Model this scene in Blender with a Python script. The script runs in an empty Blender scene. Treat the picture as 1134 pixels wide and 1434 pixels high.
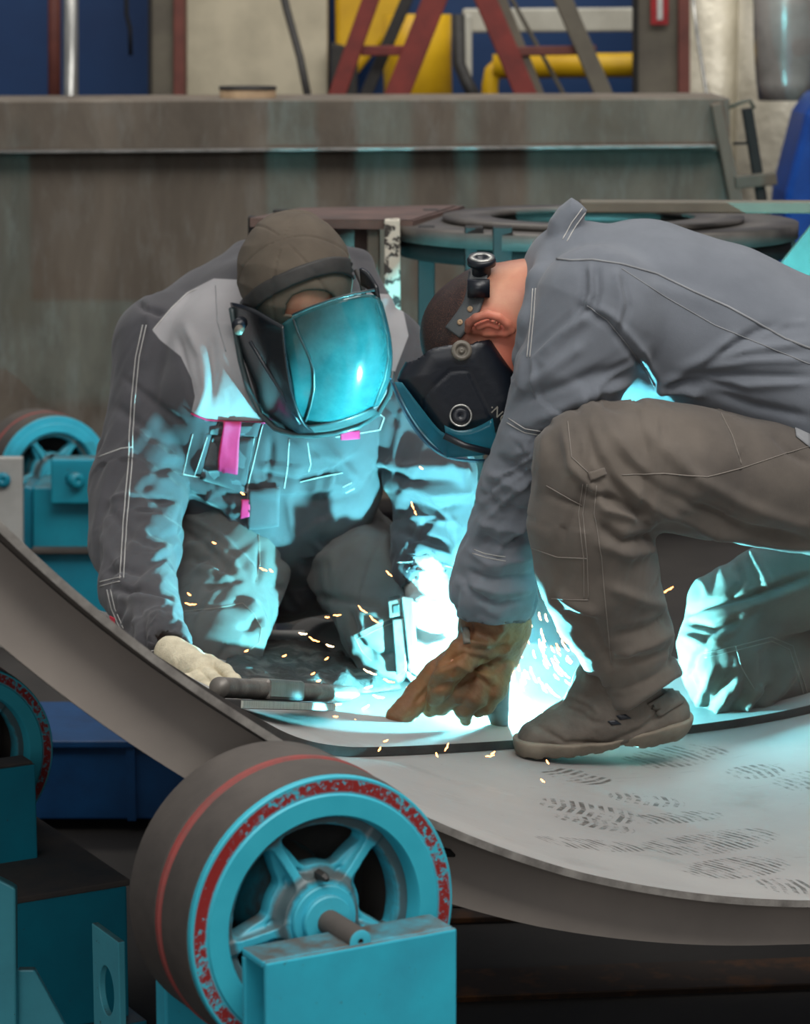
import bpy, math, random
import numpy as np
from mathutils import Vector, Matrix
from mathutils.bvhtree import BVHTree

random.seed(7)
SC = bpy.context.scene
COL = SC.collection
FPX = 3915.0
HC = 1.75
TH = math.atan(717 / FPX)
CAM = np.array([0, 0, HC])
FW = np.array([0, math.cos(TH), -math.sin(TH)])
UPV = np.array([0, math.sin(TH), math.cos(TH)])


# ------------------------------------------------------------------ camera maths
def ray(x, y):
    return FW + np.array([1.0, 0, 0]) * (x - 567) / FPX - UPV * (y - 717) / FPX


def U(x, y, Y):
    r = ray(x, y)
    return CAM + r * (Y / r[1])


def mpp(x, y, Y):                       # metres per photo pixel at that point
    return float((U(x, y, Y) - CAM) @ FW) / FPX


def project(P):
    D = P - CAM
    d = D @ FW
    return np.stack([567 + FPX * D[:, 0] / d, 717 - FPX * (D @ UPV) / d], 1)


# ------------------------------------------------------------------ the shell's frame
PHI = math.radians(29)
AX = np.array([-math.sin(PHI), math.cos(PHI), 0])      # along the shell, away from the camera
BX = np.array([math.cos(PHI), math.sin(PHI), 0])
ZX = np.array([0, 0, 1.0])
O0 = np.array([0.04780778, 3.403, HC])
CB = float((np.array([0.87695028, 3.8626012, 0]) - np.array([O0[0], O0[1], 0])) @ BX)
CZ = HC + 0.82655598
RS = 2.0776937


def SH(a, ang, r):                      # a along the axis, ang from straight down (positive to BX)
    r = r + float(np.interp(math.degrees(ang), [-60, -36, -31, -25, -21, -14, -8, 2, 8, 14, 40], [.004, -.003, -.001, .003, .0045, .001, -.002, -.0035, -.002, .003, .003]))
    p = O0 + AX * a + BX * (CB + r * math.sin(ang))
    p[2] = CZ - r * math.cos(ang)
    return p


def onA(x, y, off):                     # pixel ray with the plane at distance off along the shell
    r = ray(x, y)
    t = ((O0 + AX * off - CAM) @ AX) / (r @ AX)
    return CAM + r * t


def onshell(x, y, R=RS):
    r = ray(x, y)
    c = O0 + BX * CB
    rb, rz, cb, cz = r @ BX, r[2], (c - CAM) @ BX, CZ - HC
    a = rb * rb + rz * rz
    h = -(rb * cb + rz * cz)
    D = max(h * h - a * (cb * cb + cz * cz - R * R), 0)
    return CAM + r * ((-h + math.sqrt(D)) / a)


def shell_ab(p):
    a = (p - O0) @ AX
    b = (p - O0) @ BX - CB
    return float(a), math.atan2(b, CZ - p[2])


# ------------------------------------------------------------------ materials
def lin(c):
    out = []
    for v in c:
        v /= 255.0
        out.append(v / 12.92 if v <= 0.04045 else ((v + 0.055) / 1.055) ** 2.4)
    return (*out, 1)


class NT:
    def __init__(s, name):
        s.m = bpy.data.materials.new(name)
        s.m.use_nodes = True
        s.t = s.m.node_tree
        s.t.nodes.clear()
        s.out = s.n('ShaderNodeOutputMaterial')

    def n(s, typ, **kw):
        nd = s.t.nodes.new(typ)
        for k, v in kw.items():
            if k.startswith('i_'):
                key = k[2:]
                key = int(key) if key.isdigit() else key
                s.set(nd.inputs[key], v)
            else:
                setattr(nd, k, v)
        return nd

    def set(s, sock, v):
        if isinstance(v, bpy.types.NodeSocket):
            s.t.links.new(v, sock)
        else:
            sock.default_value = v

    def math(s, op, a, b=0.0, c=0.0, clamp=False):
        nd = s.n('ShaderNodeMath', operation=op, use_clamp=clamp)
        s.set(nd.inputs[0], a)
        s.set(nd.inputs[1], b)
        s.set(nd.inputs[2], c)
        return nd.outputs[0]

    def mix(s, f, a, b):
        nd = s.n('ShaderNodeMix', data_type='RGBA')
        s.set(nd.inputs[0], f)
        s.set(nd.inputs[6], a)
        s.set(nd.inputs[7], b)
        return nd.outputs[2]

    def noise(s, scale, detail=4, rough=.55, vec=None, dist=0.0):
        nd = s.n('ShaderNodeTexNoise')
        nd.inputs['Scale'].default_value = scale
        nd.inputs['Detail'].default_value = detail
        nd.inputs['Roughness'].default_value = rough
        nd.inputs['Distortion'].default_value = dist
        if vec is not None:
            s.set(nd.inputs['Vector'], vec)
        return nd.outputs[0]

    def obj(s, scale=(1, 1, 1)):
        tc = s.n('ShaderNodeTexCoord')
        mp = s.n('ShaderNodeMapping')
        s.set(mp.inputs['Vector'], tc.outputs['Object'])
        mp.inputs['Scale'].default_value = scale
        return mp.outputs[0]

    def step(s, v, lo, hi):
        nd = s.n('ShaderNodeMapRange', clamp=True)
        s.set(nd.inputs[0], v)
        nd.inputs[1].default_value = lo
        nd.inputs[2].default_value = hi
        return nd.outputs[0]

    def attr(s, name):
        return s.n('ShaderNodeAttribute', attribute_name=name).outputs['Fac']

    def done(s, col, rough=.6, metal=0.0, bump=None, bstr=.2, bdist=.01, spec=.5, **kw):
        p = s.n('ShaderNodeBsdfPrincipled')
        s.set(p.inputs['Base Color'], col)
        s.set(p.inputs['Roughness'], rough)
        s.set(p.inputs['Metallic'], metal)
        p.inputs['Specular IOR Level'].default_value = spec
        for k, v in kw.items():
            s.set(p.inputs[k.replace('_', ' ')], v)
        if bump is not None:
            b = s.n('ShaderNodeBump')
            b.inputs['Strength'].default_value = bstr
            b.inputs['Distance'].default_value = bdist
            s.set(b.inputs['Height'], bump)
            s.t.links.new(b.outputs[0], p.inputs['Normal'])
        s.t.links.new(p.outputs[0], s.out.inputs[0])
        return s.m


def simple(name, c, rough=.6, metal=0.0, c2=None, scale=9, lo=.35, hi=.7, bstr=.15, bscale=90, bdist=.002, stretch=(1, 1, 1), spec=.5):
    t = NT(name)
    v = t.obj(stretch)
    n = t.step(t.noise(scale, 6, .6, v), lo, hi)
    c2 = c2 or tuple(x * .8 for x in c)
    col = t.mix(n, lin(c), lin(c2))
    return t.done(col, rough, metal, t.noise(bscale, 3, .6, v), bstr, bdist, spec)


def cloth(name, c, c2, regions=(), weave=900, sheen=.15):
    t = NT(name)
    v = t.obj()
    n = t.step(t.noise(7, 5, .6, v), .35, .72)
    col = t.mix(n, lin(c), lin(c2))
    for an, rc in regions:
        rr = lin(rc)
        col = t.mix(t.step(t.attr(an), -.6, .6), col, t.mix(n, rr, lin(tuple(x * .93 for x in rc))))
    h = t.math('ADD', t.noise(weave, 2, .5, v), t.math('MULTIPLY', t.noise(60, 4, .6, v), 1.2))
    return t.done(col, .82, 0, h, .22, .0016, .25, Sheen_Weight=sheen, Sheen_Roughness=.5)


def emit(name, col, strength):
    t = NT(name)
    e = t.n('ShaderNodeEmission')
    e.inputs[0].default_value = (*col, 1)
    e.inputs[1].default_value = strength
    t.t.links.new(e.outputs[0], t.out.inputs[0])
    return t.m


def teal_paint(name, c=(20, 150, 172), chip=(70, 66, 62), dust=.55, grime=()):
    """worn enamel: chips, faint dust on what faces up"""
    t = NT(name)
    v = t.obj()
    n = t.noise(8, 5, .6, v)
    col = t.mix(t.step(n, .3, .75), lin(c), lin((c[0] * .8 + 10, c[1] * .86, c[2] * .88)))
    chips = t.step(t.noise(60, 7, .75, v), .655, .675)
    col = t.mix(chips, col, lin(chip))
    geo = t.n('ShaderNodeNewGeometry')
    sep = t.n('ShaderNodeSeparateXYZ')
    t.set(sep.inputs[0], geo.outputs['Normal'])
    up = t.step(sep.outputs[2], .55, .95)
    up = t.math('MULTIPLY', up, t.step(t.noise(14, 5, .6, v), .2, .6))
    col = t.mix(t.math('MULTIPLY', up, dust * 1.5, clamp=True), col, lin((88, 82, 76)))
    for r0, r1, wd in grime:             # rings of caked grease and dust
        sl = t.n('ShaderNodeSeparateXYZ')
        t.set(sl.inputs[0], v)
        rad = t.math('SQRT', t.math('ADD', t.math('MULTIPLY', sl.outputs[0], sl.outputs[0]), t.math('MULTIPLY', sl.outputs[1], sl.outputs[1])))
        rad = t.math('ADD', rad, t.math('MULTIPLY', t.math('SUBTRACT', t.noise(35, 4, .6, v), .5), .016))
        g_ = t.math('MULTIPLY', t.step(rad, r0 - wd, r0 + wd), t.step(rad, r1 + wd, r1 - wd))
        col = t.mix(t.math('MULTIPLY', g_, .85), col, lin((84, 76, 70)))
    return t.done(col, t.math('ADD', t.math('MULTIPLY', chips, .3), .42), 0, t.noise(120, 4, .6, v), .12, .002)


MT = {}
MT['teal'] = teal_paint('teal_enamel')
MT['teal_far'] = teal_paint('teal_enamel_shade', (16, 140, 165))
MT['dusty_top'] = simple('dusty_top', (86, 78, 72), .8, c2=(62, 64, 66), scale=9)
MT['blue_beam'] = simple('dark_blue_paint', (10, 70, 120), .5, c2=(6, 52, 95))
MT['rubber'] = simple('worn_rubber', (84, 78, 73), .8, c2=(60, 56, 53), scale=6, bscale=60, bstr=.25)
MT['redring'] = simple('red_band', (150, 62, 58), .7, c2=(112, 70, 66), scale=25)
MT['steel_dark'] = simple('dark_steel', (28, 27, 26), .7, 0, c2=(21, 20, 19))
MT['steel'] = simple('bare_steel', (150, 148, 145), .35, .9, c2=(110, 108, 105), scale=20)
MT['galv'] = simple('galvanised', (190, 190, 186), .28, .8, c2=(130, 130, 126), stretch=(6, 6, .6))
MT['rust'] = simple('rusty_beam', (52, 38, 28), .8, .1, c2=(100, 62, 28), scale=14, lo=.5, hi=.72)
MT['floor'] = simple('floor_concrete', (52, 48, 45), .85, c2=(36, 33, 31), scale=3)
MT['wall_blue'] = simple('blue_wall_paint', (6, 56, 106), .5, c2=(3, 45, 92), scale=2)
MT['cream'] = simple('cream_plaster', (205, 196, 172), .8, c2=(180, 172, 150), scale=5, lo=.4, hi=.7)
MT['column'] = simple('column_grey', (112, 106, 92), .6, c2=(90, 84, 74), scale=6)
MT['redbrown'] = simple('red_brown_paint', (120, 66, 56), .6, c2=(92, 50, 44), scale=8)
MT['redladder'] = simple('ladder_red', (138, 52, 44), .55, c2=(104, 40, 36), scale=8)
MT['yellow'] = simple('yellow_paint', (232, 186, 24), .45, c2=(205, 158, 20), scale=5)
MT['white_paint'] = simple('white_paint', (205, 204, 192), .5, c2=(180, 178, 166), scale=6)
MT['flaking'] = simple('flaking_white', (205, 198, 182), .7, c2=(60, 54, 50), scale=38, lo=.52, hi=.56)
MT['foil'] = simple('foil_wrap', (228, 222, 204), .35, .1, c2=(196, 190, 172), scale=5, bscale=9, bstr=.5, bdist=.03)
MT['bluetarp'] = simple('blue_tarp', (20, 78, 168), .35, c2=(12, 58, 135), scale=5)
MT['wood'] = simple('pale_wood', (176, 150, 118), .7, c2=(140, 115, 88), scale=12)
MT['sign_red'] = simple('sign_red', (176, 18, 28), .5)
MT['sign_white'] = simple('sign_white', (225, 225, 220), .5)
MT['brownplate'] = simple('brown_steel', (112, 88, 80), .55, .2, c2=(82, 68, 62), scale=10)
MT['ringsteel'] = simple('ring_steel', (100, 95, 90), .45, .2, c2=(76, 72, 68), scale=10)
MT['tealsheet'] = simple('teal_sheet', (92, 152, 148), .5)
MT['greyplate'] = simple('pale_grey_plate', (176, 176, 172), .5, c2=(158, 157, 153))

# tools and clothing
MT['black'] = simple('black_plastic', (17, 23, 33), .36, c2=(12, 17, 26), scale=20)
MT['helmet_l'] = simple('black_helmet_shell', (30, 34, 38), .25, c2=(24, 27, 31), scale=20)
MT['knob_grey'] = simple('grey_plastic', (112, 106, 96), .45)
MT['strap'] = simple('strap_black', (52, 50, 48), .6, c2=(38, 37, 36), scale=40)
MT['strapgrey'] = simple('strap_grey', (82, 86, 88), .42)
MT['leather'] = simple('brown_leather', (132, 88, 50), .62, c2=(84, 54, 34), scale=13, lo=.3, hi=.7, bscale=160, bstr=.4, bdist=.003)
MT['leather_dark'] = simple('burnt_leather', (96, 78, 72), .65, c2=(62, 52, 50), scale=13, lo=.3, hi=.7, bscale=160, bstr=.4, bdist=.003)
MT['boot'] = simple('boot_leather', (104, 95, 86), .75, c2=(76, 69, 63), scale=11, bscale=130, bstr=.3, bdist=.003)
MT['sole'] = simple('boot_sole', (134, 124, 110), .8, c2=(104, 94, 82), scale=16)
MT['knit'] = simple('cream_knit', (216, 206, 180), .85, c2=(180, 170, 145), scale=30, bscale=300, bstr=.6, bdist=.003)
MT['whiteglove'] = simple('white_knit', (215, 214, 208), .85, c2=(190, 190, 185), scale=30, bscale=300, bstr=.5, bdist=.003)
MT['cap'] = simple('cap_cloth', (98, 88, 76), .9, c2=(80, 71, 61), scale=10, bscale=700, bstr=.3)
MT['pink'] = simple('pink_trim', (205, 32, 92), .7)
MT['redtrim'] = simple('red_trim', (176, 28, 52), .7)
MT['stitch'] = simple('stitch_thread', (196, 194, 190), .8)
MT['stitch_dim'] = simple('dim_thread', (138, 130, 122), .8)
MT['seam'] = simple('piping_grey', (150, 152, 155), .8)
MT['cardboard'] = simple('mat_cloth', (48, 46, 44), .9, c2=(84, 80, 76), scale=22, lo=.5, hi=.62, bscale=45, bstr=.8, bdist=.01)
MT['letter'] = simple('helmet_letter', (150, 146, 136), .5)
MT['jacket_l'] = cloth('jacket_grey_light_yoke', (72, 71, 75), (62, 61, 64), [('yoke', (154, 152, 154))])
MT['jacket_plain'] = cloth('jacket_grey_plain', (72, 71, 75), (62, 61, 64))
MT['jacket_r'] = cloth('jacket_grey', (116, 121, 129), (102, 107, 115))
MT['trouser_l'] = cloth('trousers_dark_grey', (88, 86, 84), (74, 72, 70))
MT['trouser_r'] = cloth('trousers_worn_grey', (108, 100, 92), (86, 80, 75))

t = NT('skin')
v = t.obj()
col = t.mix(t.step(t.noise(14, 5, .6, v), .35, .7), lin((205, 150, 122)), lin((190, 122, 100)))
col = t.mix(t.math('MULTIPLY', t.step(t.attr('flush'), -14, 10), .7), col, lin((212, 112, 92)))
hn = t.noise(900, 2, .5, v)
hs = t.step(t.attr('hair'), -14, 34)
hm = t.math('ADD', hs, t.math('MULTIPLY', t.math('SUBTRACT', hn, .5), t.math('MULTIPLY', hs, 1.2)), clamp=True)
col = t.mix(hm, col, lin((26, 19, 20)))
MT['skin'] = t.done(col, .5, 0, t.noise(320, 3, .6, v), .15, .001, .4, Subsurface_Weight=.12, Subsurface_Radius=(.01, .004, .002))

# transparent teal screen with a dusty film
t = NT('teal_screen')
g = t.n('ShaderNodeBsdfPrincipled')
g.inputs['Base Color'].default_value = lin((22, 92, 98))
g.inputs['Roughness'].default_value = .13
g.inputs['Specular IOR Level'].default_value = .9
t.set(g.inputs['Base Color'], t.mix(t.step(t.noise(22, 6, .65, t.obj()), .35, .7), lin((34, 92, 98)), lin((58, 112, 116))))
tr = t.n('ShaderNodeBsdfTransparent')
tr.inputs[0].default_value = (.25, .75, .75, 1)
mx = t.n('ShaderNodeMixShader')
mx.inputs[0].default_value = .84
t.t.links.new(tr.outputs[0], mx.inputs[1])
t.t.links.new(g.outputs[0], mx.inputs[2])
t.t.links.new(mx.outputs[0], t.out.inputs[0])
MT['screen'] = t.m
t = NT('clear_blue_screen')
g = t.n('ShaderNodeBsdfPrincipled')
g.inputs['Base Color'].default_value = lin((18, 46, 62))
g.inputs['Roughness'].default_value = .12
g.inputs['Specular IOR Level'].default_value = .9
tr = t.n('ShaderNodeBsdfTransparent')
tr.inputs[0].default_value = (.4, .75, .95, 1)
mx = t.n('ShaderNodeMixShader')
mx.inputs[0].default_value = .6
t.t.links.new(tr.outputs[0], mx.inputs[1])
t.t.links.new(g.outputs[0], mx.inputs[2])
t.t.links.new(mx.outputs[0], t.out.inputs[0])
MT['bluescreen'] = t.m
t = NT('teal_window')
g = t.n('ShaderNodeBsdfPrincipled')
g.inputs['Base Color'].default_value = lin((40, 120, 140))
g.inputs['Roughness'].default_value = .15
tl = t.n('ShaderNodeBsdfTranslucent')
tl.inputs[0].default_value = lin((150, 215, 225))
tr = t.n('ShaderNodeBsdfTransparent')
tr.inputs[0].default_value = (.5, .85, .95, 1)
m1 = t.n('ShaderNodeMixShader')
m1.inputs[0].default_value = .45
t.t.links.new(g.outputs[0], m1.inputs[1])
t.t.links.new(tl.outputs[0], m1.inputs[2])
m2 = t.n('ShaderNodeMixShader')
m2.inputs[0].default_value = .3
t.t.links.new(m1.outputs[0], m2.inputs[1])
t.t.links.new(tr.outputs[0], m2.inputs[2])
t.t.links.new(m2.outputs[0], t.out.inputs[0])
MT['tealwindow'] = t.m


# ------------------------------------------------------------------ objects
def link(name, V, F, mat, parent=None, smooth=False, M=None):
    me = bpy.data.meshes.new(name)
    me.from_pydata([tuple(map(float, v)) for v in V], [], [tuple(map(int, f)) for f in F])
    me.update()
    o = bpy.data.objects.new(name, me)
    COL.objects.link(o)
    if mat is not None:
        me.materials.append(MT[mat] if isinstance(mat, str) else mat)
    if smooth:
        me.polygons.foreach_set('use_smooth', [True] * len(me.polygons))
    if M is not None:
        o.matrix_world = M
    if parent is not None:
        par(o, parent)
    return o


def par(o, p):
    o.parent = p
    o.matrix_parent_inverse = world_of(p).inverted()


def world_of(o):
    m = o.matrix_basis.copy()
    if o.parent:
        m = world_of(o.parent) @ o.matrix_parent_inverse @ m
    return m


def tag(o, label, cat, group=None, kind=None):
    o['label'] = label
    o['category'] = cat
    if group:
        o['group'] = group
    if kind:
        o['kind'] = kind
    return o


def empty(name, loc, label, cat, group=None):
    o = bpy.data.objects.new(name, None)
    COL.objects.link(o)
    o.empty_display_size = .1
    o.location = tuple(map(float, loc))
    return tag(o, label, cat, group)


def structure(o):
    o['kind'] = 'structure'
    return o


def bevel(o, w=.003, seg=2):
    m = o.modifiers.new('bevel', 'BEVEL')
    m.width = w
    m.segments = seg
    m.limit_method = 'ANGLE'
    m.angle_limit = math.radians(40)
    return o


def frame(origin, ex, ey, ez):
    M = Matrix.Identity(4)
    for i, e in enumerate((ex, ey, ez)):
        for k in range(3):
            M[k][i] = float(e[k])
    for k in range(3):
        M[k][3] = float(origin[k])
    return M


BOXF = [(0, 3, 2, 1), (4, 5, 6, 7), (0, 1, 5, 4), (1, 2, 6, 5), (2, 3, 7, 6), (3, 0, 4, 7)]


def boxv(x0, x1, y0, y1, z0, z1):
    return [(x0, y0, z0), (x1, y0, z0), (x1, y1, z0), (x0, y1, z0), (x0, y0, z1), (x1, y0, z1), (x1, y1, z1), (x0, y1, z1)]


class MB:
    def __init__(s):
        s.V, s.F = [], []

    def add(s, V, F):
        n = len(s.V)
        s.V += [tuple(map(float, v)) for v in V]
        s.F += [tuple(i + n for i in f) for f in F]
        return s

    def box(s, x0, x1, y0, y1, z0, z1):
        return s.add(boxv(x0, x1, y0, y1, z0, z1), BOXF)

    def prism(s, poly, vec):
        n = len(poly)
        poly = [np.array(p, float) for p in poly]
        V = poly + [p + np.array(vec, float) for p in poly]
        area = sum((np.cross(poly[i] - poly[0], poly[(i + 1) % n] - poly[0]) for i in range(1, n)), np.zeros(3))
        F = [tuple(range(n)), tuple(range(2 * n - 1, n - 1, -1))] + [(i + n, (i + 1) % n + n, (i + 1) % n, i) for i in range(n)]
        if area @ np.array(vec, float) > 0:
            F = [f[::-1] for f in F]
        return s.add(V, F)

    def tube(s, pts, r, n=10, caps=True):
        pts = [np.array(p, float) for p in pts]
        rr = r if hasattr(r, '__len__') else [r] * len(pts)
        V, F = [], []
        prev = None
        for i, p in enumerate(pts):
            d = pts[min(i + 1, len(pts) - 1)] - pts[max(i - 1, 0)]
            d = d / (np.linalg.norm(d) + 1e-9)
            if prev is None:
                a = np.cross(d, [0, 0, 1.0])
                if np.linalg.norm(a) < .1:
                    a = np.cross(d, [1.0, 0, 0])
            else:
                a = prev - d * (prev @ d)
            a /= np.linalg.norm(a)
            prev = a
            b = np.cross(d, a)
            for k in range(n):
                c = 2 * math.pi * k / n
                V.append(p + (a * math.cos(c) + b * math.sin(c)) * rr[i])
        for i in range(len(pts) - 1):
            for k in range(n):
                F.append((i * n + k, i * n + (k + 1) % n, (i + 1) * n + (k + 1) % n, (i + 1) * n + k))
        if caps:
            F.append(tuple(range(n - 1, -1, -1)))
            F.append(tuple((len(pts) - 1) * n + k for k in range(n)))
        return s.add(V, F)

    def lathe(s, prof, n=48, closed=True):
        """profile of (radius, height) about local z"""
        m = len(prof)
        V = [(r * math.cos(2 * math.pi * k / n), r * math.sin(2 * math.pi * k / n), h) for r, h in prof for k in range(n)]
        F = []
        for i in range(m if closed else m - 1):
            j = (i + 1) % m
            for k in range(n):
                F.append((i * n + k, i * n + (k + 1) % n, j * n + (k + 1) % n, j * n + k))
        return s.add(V, F)

    def build(s, name, mat, parent=None, smooth=False, M=None, bev=0):
        o = link(name, s.V, s.F, mat, parent, smooth, M)
        if bev:
            bevel(o, bev)
        return o


def flat(name, poly, Y, th, mat, parent=None, bev=.003, Y2=None):
    """a plate whose face is traced at distance Y and that goes th further back; poly entries may carry their own Y"""
    P = [U(p[0], p[1], p[2] if len(p) > 2 else Y) for p in poly]
    return MB().prism(P, (0, th, 0)).build(name, mat, parent, bev=bev)


def rod(name, pts, rpx, mat, parent=None, n=12):
    P = [U(*p) for p in pts]
    r = [rpx * mpp(*p) for p in pts]
    o = MB().tube(P, r, n).build(name, mat, parent, True)
    return o


# ------------------------------------------------------------------ implicit shapes
def smin(a, b, k):
    h = np.clip(.5 + .5 * (b - a) / k, 0, 1)
    return b + (a - b) * h - k * h * (1 - h)


def smax(a, b, k):
    return -smin(-a, -b, k)


def ch(lst, wy=1.0):
    P = np.array([U(*q[:3]) for q in lst])
    r = np.array([q[3] * mpp(*q[:3]) for q in lst])
    return (P, r, wy)


def sd_chain(X, c, k=.012):
    P, r, wy = c
    s = np.array([1, 1 / wy, 1])
    Xs = X * s
    Ps = P * s
    out = None
    if len(P) == 1:
        return np.linalg.norm(Xs - Ps[0], axis=1) - r[0]
    for i in range(len(P) - 1):
        a, b = Ps[i], Ps[i + 1]
        ab = b - a
        tt = np.clip(((Xs - a) @ ab) / (ab @ ab + 1e-12), 0, 1)
        d = np.linalg.norm(Xs - a - tt[:, None] * ab, axis=1) - (r[i] + (r[i + 1] - r[i]) * tt)
        out = d if out is None else smin(out, d, k)
    return out


def union(X, chains, k=.03):
    out = None
    for c in chains:
        d = sd_chain(X, c)
        out = d if out is None else smin(out, d, k)
    return out


def sd_poly2(p, poly):
    """signed distance to a polygon (negative inside)"""
    poly = np.asarray(poly, float)
    d = np.full(len(p), 1e9)
    s = np.ones(len(p))
    n = len(poly)
    j = n - 1
    for i in range(n):
        e = poly[j] - poly[i]
        w = p - poly[i]
        b = w - e * np.clip((w @ e) / (e @ e), 0, 1)[:, None]
        d = np.minimum(d, (b * b).sum(1))
        c1 = p[:, 1] >= poly[i][1]
        c2 = p[:, 1] < poly[j][1]
        c3 = e[0] * w[:, 1] > e[1] * w[:, 0]
        fl = (c1 & c2 & c3) | (~c1 & ~c2 & ~c3)
        s = np.where(fl, -s, s)
        j = i
    return s * np.sqrt(d)


def mesh_sdf(f, lo, hi, h):
    lo = np.array(lo, float)
    B = 5
    n = (np.ceil((np.array(hi) - lo) / h / B).astype(int)) * B
    cn = n // B
    gx = [lo[i] + h * B * (np.arange(cn[i]) + .5) for i in range(3)]
    G = np.stack(np.meshgrid(*gx, indexing='ij'), -1).reshape(-1, 3)
    fc = f(G).reshape(cn)
    near = np.abs(fc) < h * B * 1.35
    V = np.repeat(np.repeat(np.repeat(np.where(fc > 0, 1., -1.), B, 0), B, 1), B, 2).astype(np.float32)
    m = np.repeat(np.repeat(np.repeat(near, B, 0), B, 1), B, 2)
    idx = np.argwhere(m)
    X = lo + (idx + .5) * h
    vals = np.empty(len(X), np.float32)
    for i in range(0, len(X), 400000):
        vals[i:i + 400000] = f(X[i:i + 400000])
    V[m] = vals
    ins = V < 0
    c = [(i, j, k) for i in (0, 1) for j in (0, 1) for k in (0, 1)]
    s = tuple(x - 1 for x in V.shape)

    def sub(A, o):
        return A[o[0]:o[0] + s[0], o[1]:o[1] + s[1], o[2]:o[2] + s[2]]
    cnt = sum(sub(ins, o).astype(np.int8) for o in c)
    act = (cnt > 0) & (cnt < 8)
    ai = np.argwhere(act)
    pos = np.zeros((len(ai), 3))
    num = np.zeros(len(ai))
    for a in c:
        for ax in range(3):
            if a[ax] == 0:
                b = list(a)
                b[ax] = 1
                va = V[ai[:, 0] + a[0], ai[:, 1] + a[1], ai[:, 2] + a[2]]
                vb = V[ai[:, 0] + b[0], ai[:, 1] + b[1], ai[:, 2] + b[2]]
                x = (va < 0) != (vb < 0)
                tt = np.where(x, va / (va - vb + 1e-20), 0)
                q = np.tile(np.array(a, float), (len(ai), 1))
                q[:, ax] += tt
                pos += q * x[:, None]
                num += x
    pos = pos / num[:, None] + ai
    vid = np.full(s, -1, np.int64)
    vid[act] = np.arange(len(ai))
    F = []
    for ax in range(3):
        u, w = [(1, 2), (2, 0), (0, 1)][ax]
        sl0 = [slice(1, -1)] * 3
        sl0[ax] = slice(0, -1)
        sl1 = list(sl0)
        sl1[ax] = slice(1, None)
        A, Bv = ins[tuple(sl0)], ins[tuple(sl1)]
        e = np.argwhere(A != Bv)
        ia = A[tuple(e.T)]
        base = e + 1
        base[:, ax] -= 1

        def g(du, dw):
            q = base.copy()
            q[:, u] -= du
            q[:, w] -= dw
            return vid[q[:, 0], q[:, 1], q[:, 2]]
        quad = np.stack([g(1, 1), g(0, 1), g(0, 0), g(1, 0)], 1)
        quad[~ia] = quad[~ia][:, ::-1]
        F.append(quad)
    F = np.concatenate(F)
    F = F[(F >= 0).all(1)]
    P = lo + (pos + .5) * h
    for _ in range(2):
        e = h * .5
        gr = np.stack([f(P + np.eye(3)[i] * e) - f(P - np.eye(3)[i] * e) for i in range(3)], 1)
        gn = np.linalg.norm(gr, axis=1, keepdims=True) + 1e-9
        d = np.clip(f(P), -h, h)
        P = P - gr / gn * (d / np.maximum(gn[:, 0] / (2 * e), .6))[:, None] * .9
    gr = np.stack([f(P + np.eye(3)[i] * e) - f(P - np.eye(3)[i] * e) for i in range(3)], 1)
    N = gr / (np.linalg.norm(gr, axis=1, keepdims=True) + 1e-9)
    return P, F, N


_tab = np.random.RandomState(3).rand(32, 32, 32)


def vnoise(X):
    i = np.floor(X).astype(int)
    fr = X - i
    fr = fr * fr * (3 - 2 * fr)
    out = 0
    for a in (0, 1):
        for b in (0, 1):
            for c in (0, 1):
                w = (fr[:, 0] if a else 1 - fr[:, 0]) * (fr[:, 1] if b else 1 - fr[:, 1]) * (fr[:, 2] if c else 1 - fr[:, 2])
                out = out + w * _tab[(i[:, 0] + a) % 32, (i[:, 1] + b) % 32, (i[:, 2] + c) % 32]
    return out


def limb_folds(X, N, c, amp, fs=22., fr=1.3, twist=2.5, seed=0., along=None, reach=.03):
    """cloth folds that run across a limb: high frequency along it, low around it; amp may be a list per chain point"""
    P, r, wy = c
    best = np.full(len(X), 1e9)
    S = np.zeros(len(X))
    Rad = np.zeros_like(X)
    A = np.zeros(len(X))
    amps = amp if hasattr(amp, '__len__') else [amp] * len(P)
    acc = 0.
    for i in range(len(P) - 1):
        a, b = P[i], P[i + 1]
        ab = b - a
        L = np.linalg.norm(ab)
        tt = np.clip(((X - a) @ ab) / (L * L), 0, 1)
        q = X - a - tt[:, None] * ab
        d = np.linalg.norm(q, axis=1)
        dd = np.abs(d - (r[i] + (r[i + 1] - r[i]) * tt))
        m = dd < best
        best = np.where(m, dd, best)
        S = np.where(m, acc + tt * L, S)
        A = np.where(m, amps[i] + (amps[i + 1] - amps[i]) * tt, A)
        Rad = np.where(m[:, None], q / (d[:, None] + 1e-9), Rad)
        acc += L
    w = np.clip(1 - best / reach, 0, 1)
    ang = Rad[:, 0] * 1.0
    Q = np.stack([S * fs + Rad[:, 0] * twist + seed, Rad[:, 1] * fr + seed * 3.1 + 7, Rad[:, 2] * fr + seed * 1.7 + 11], 1)
    wob = vnoise(Q * .5 + 3.3)
    Q[:, 0] += 2.2 * wob
    n = vnoise(Q)
    n = 1 - np.abs(2 * n - 1)
    n = n * n * (3 - 2 * n)
    n2 = vnoise(Q * 2.1 + 19)
    return w * A * ((n - .5) * 1.5 + (n2 - .5) * .5)


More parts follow.
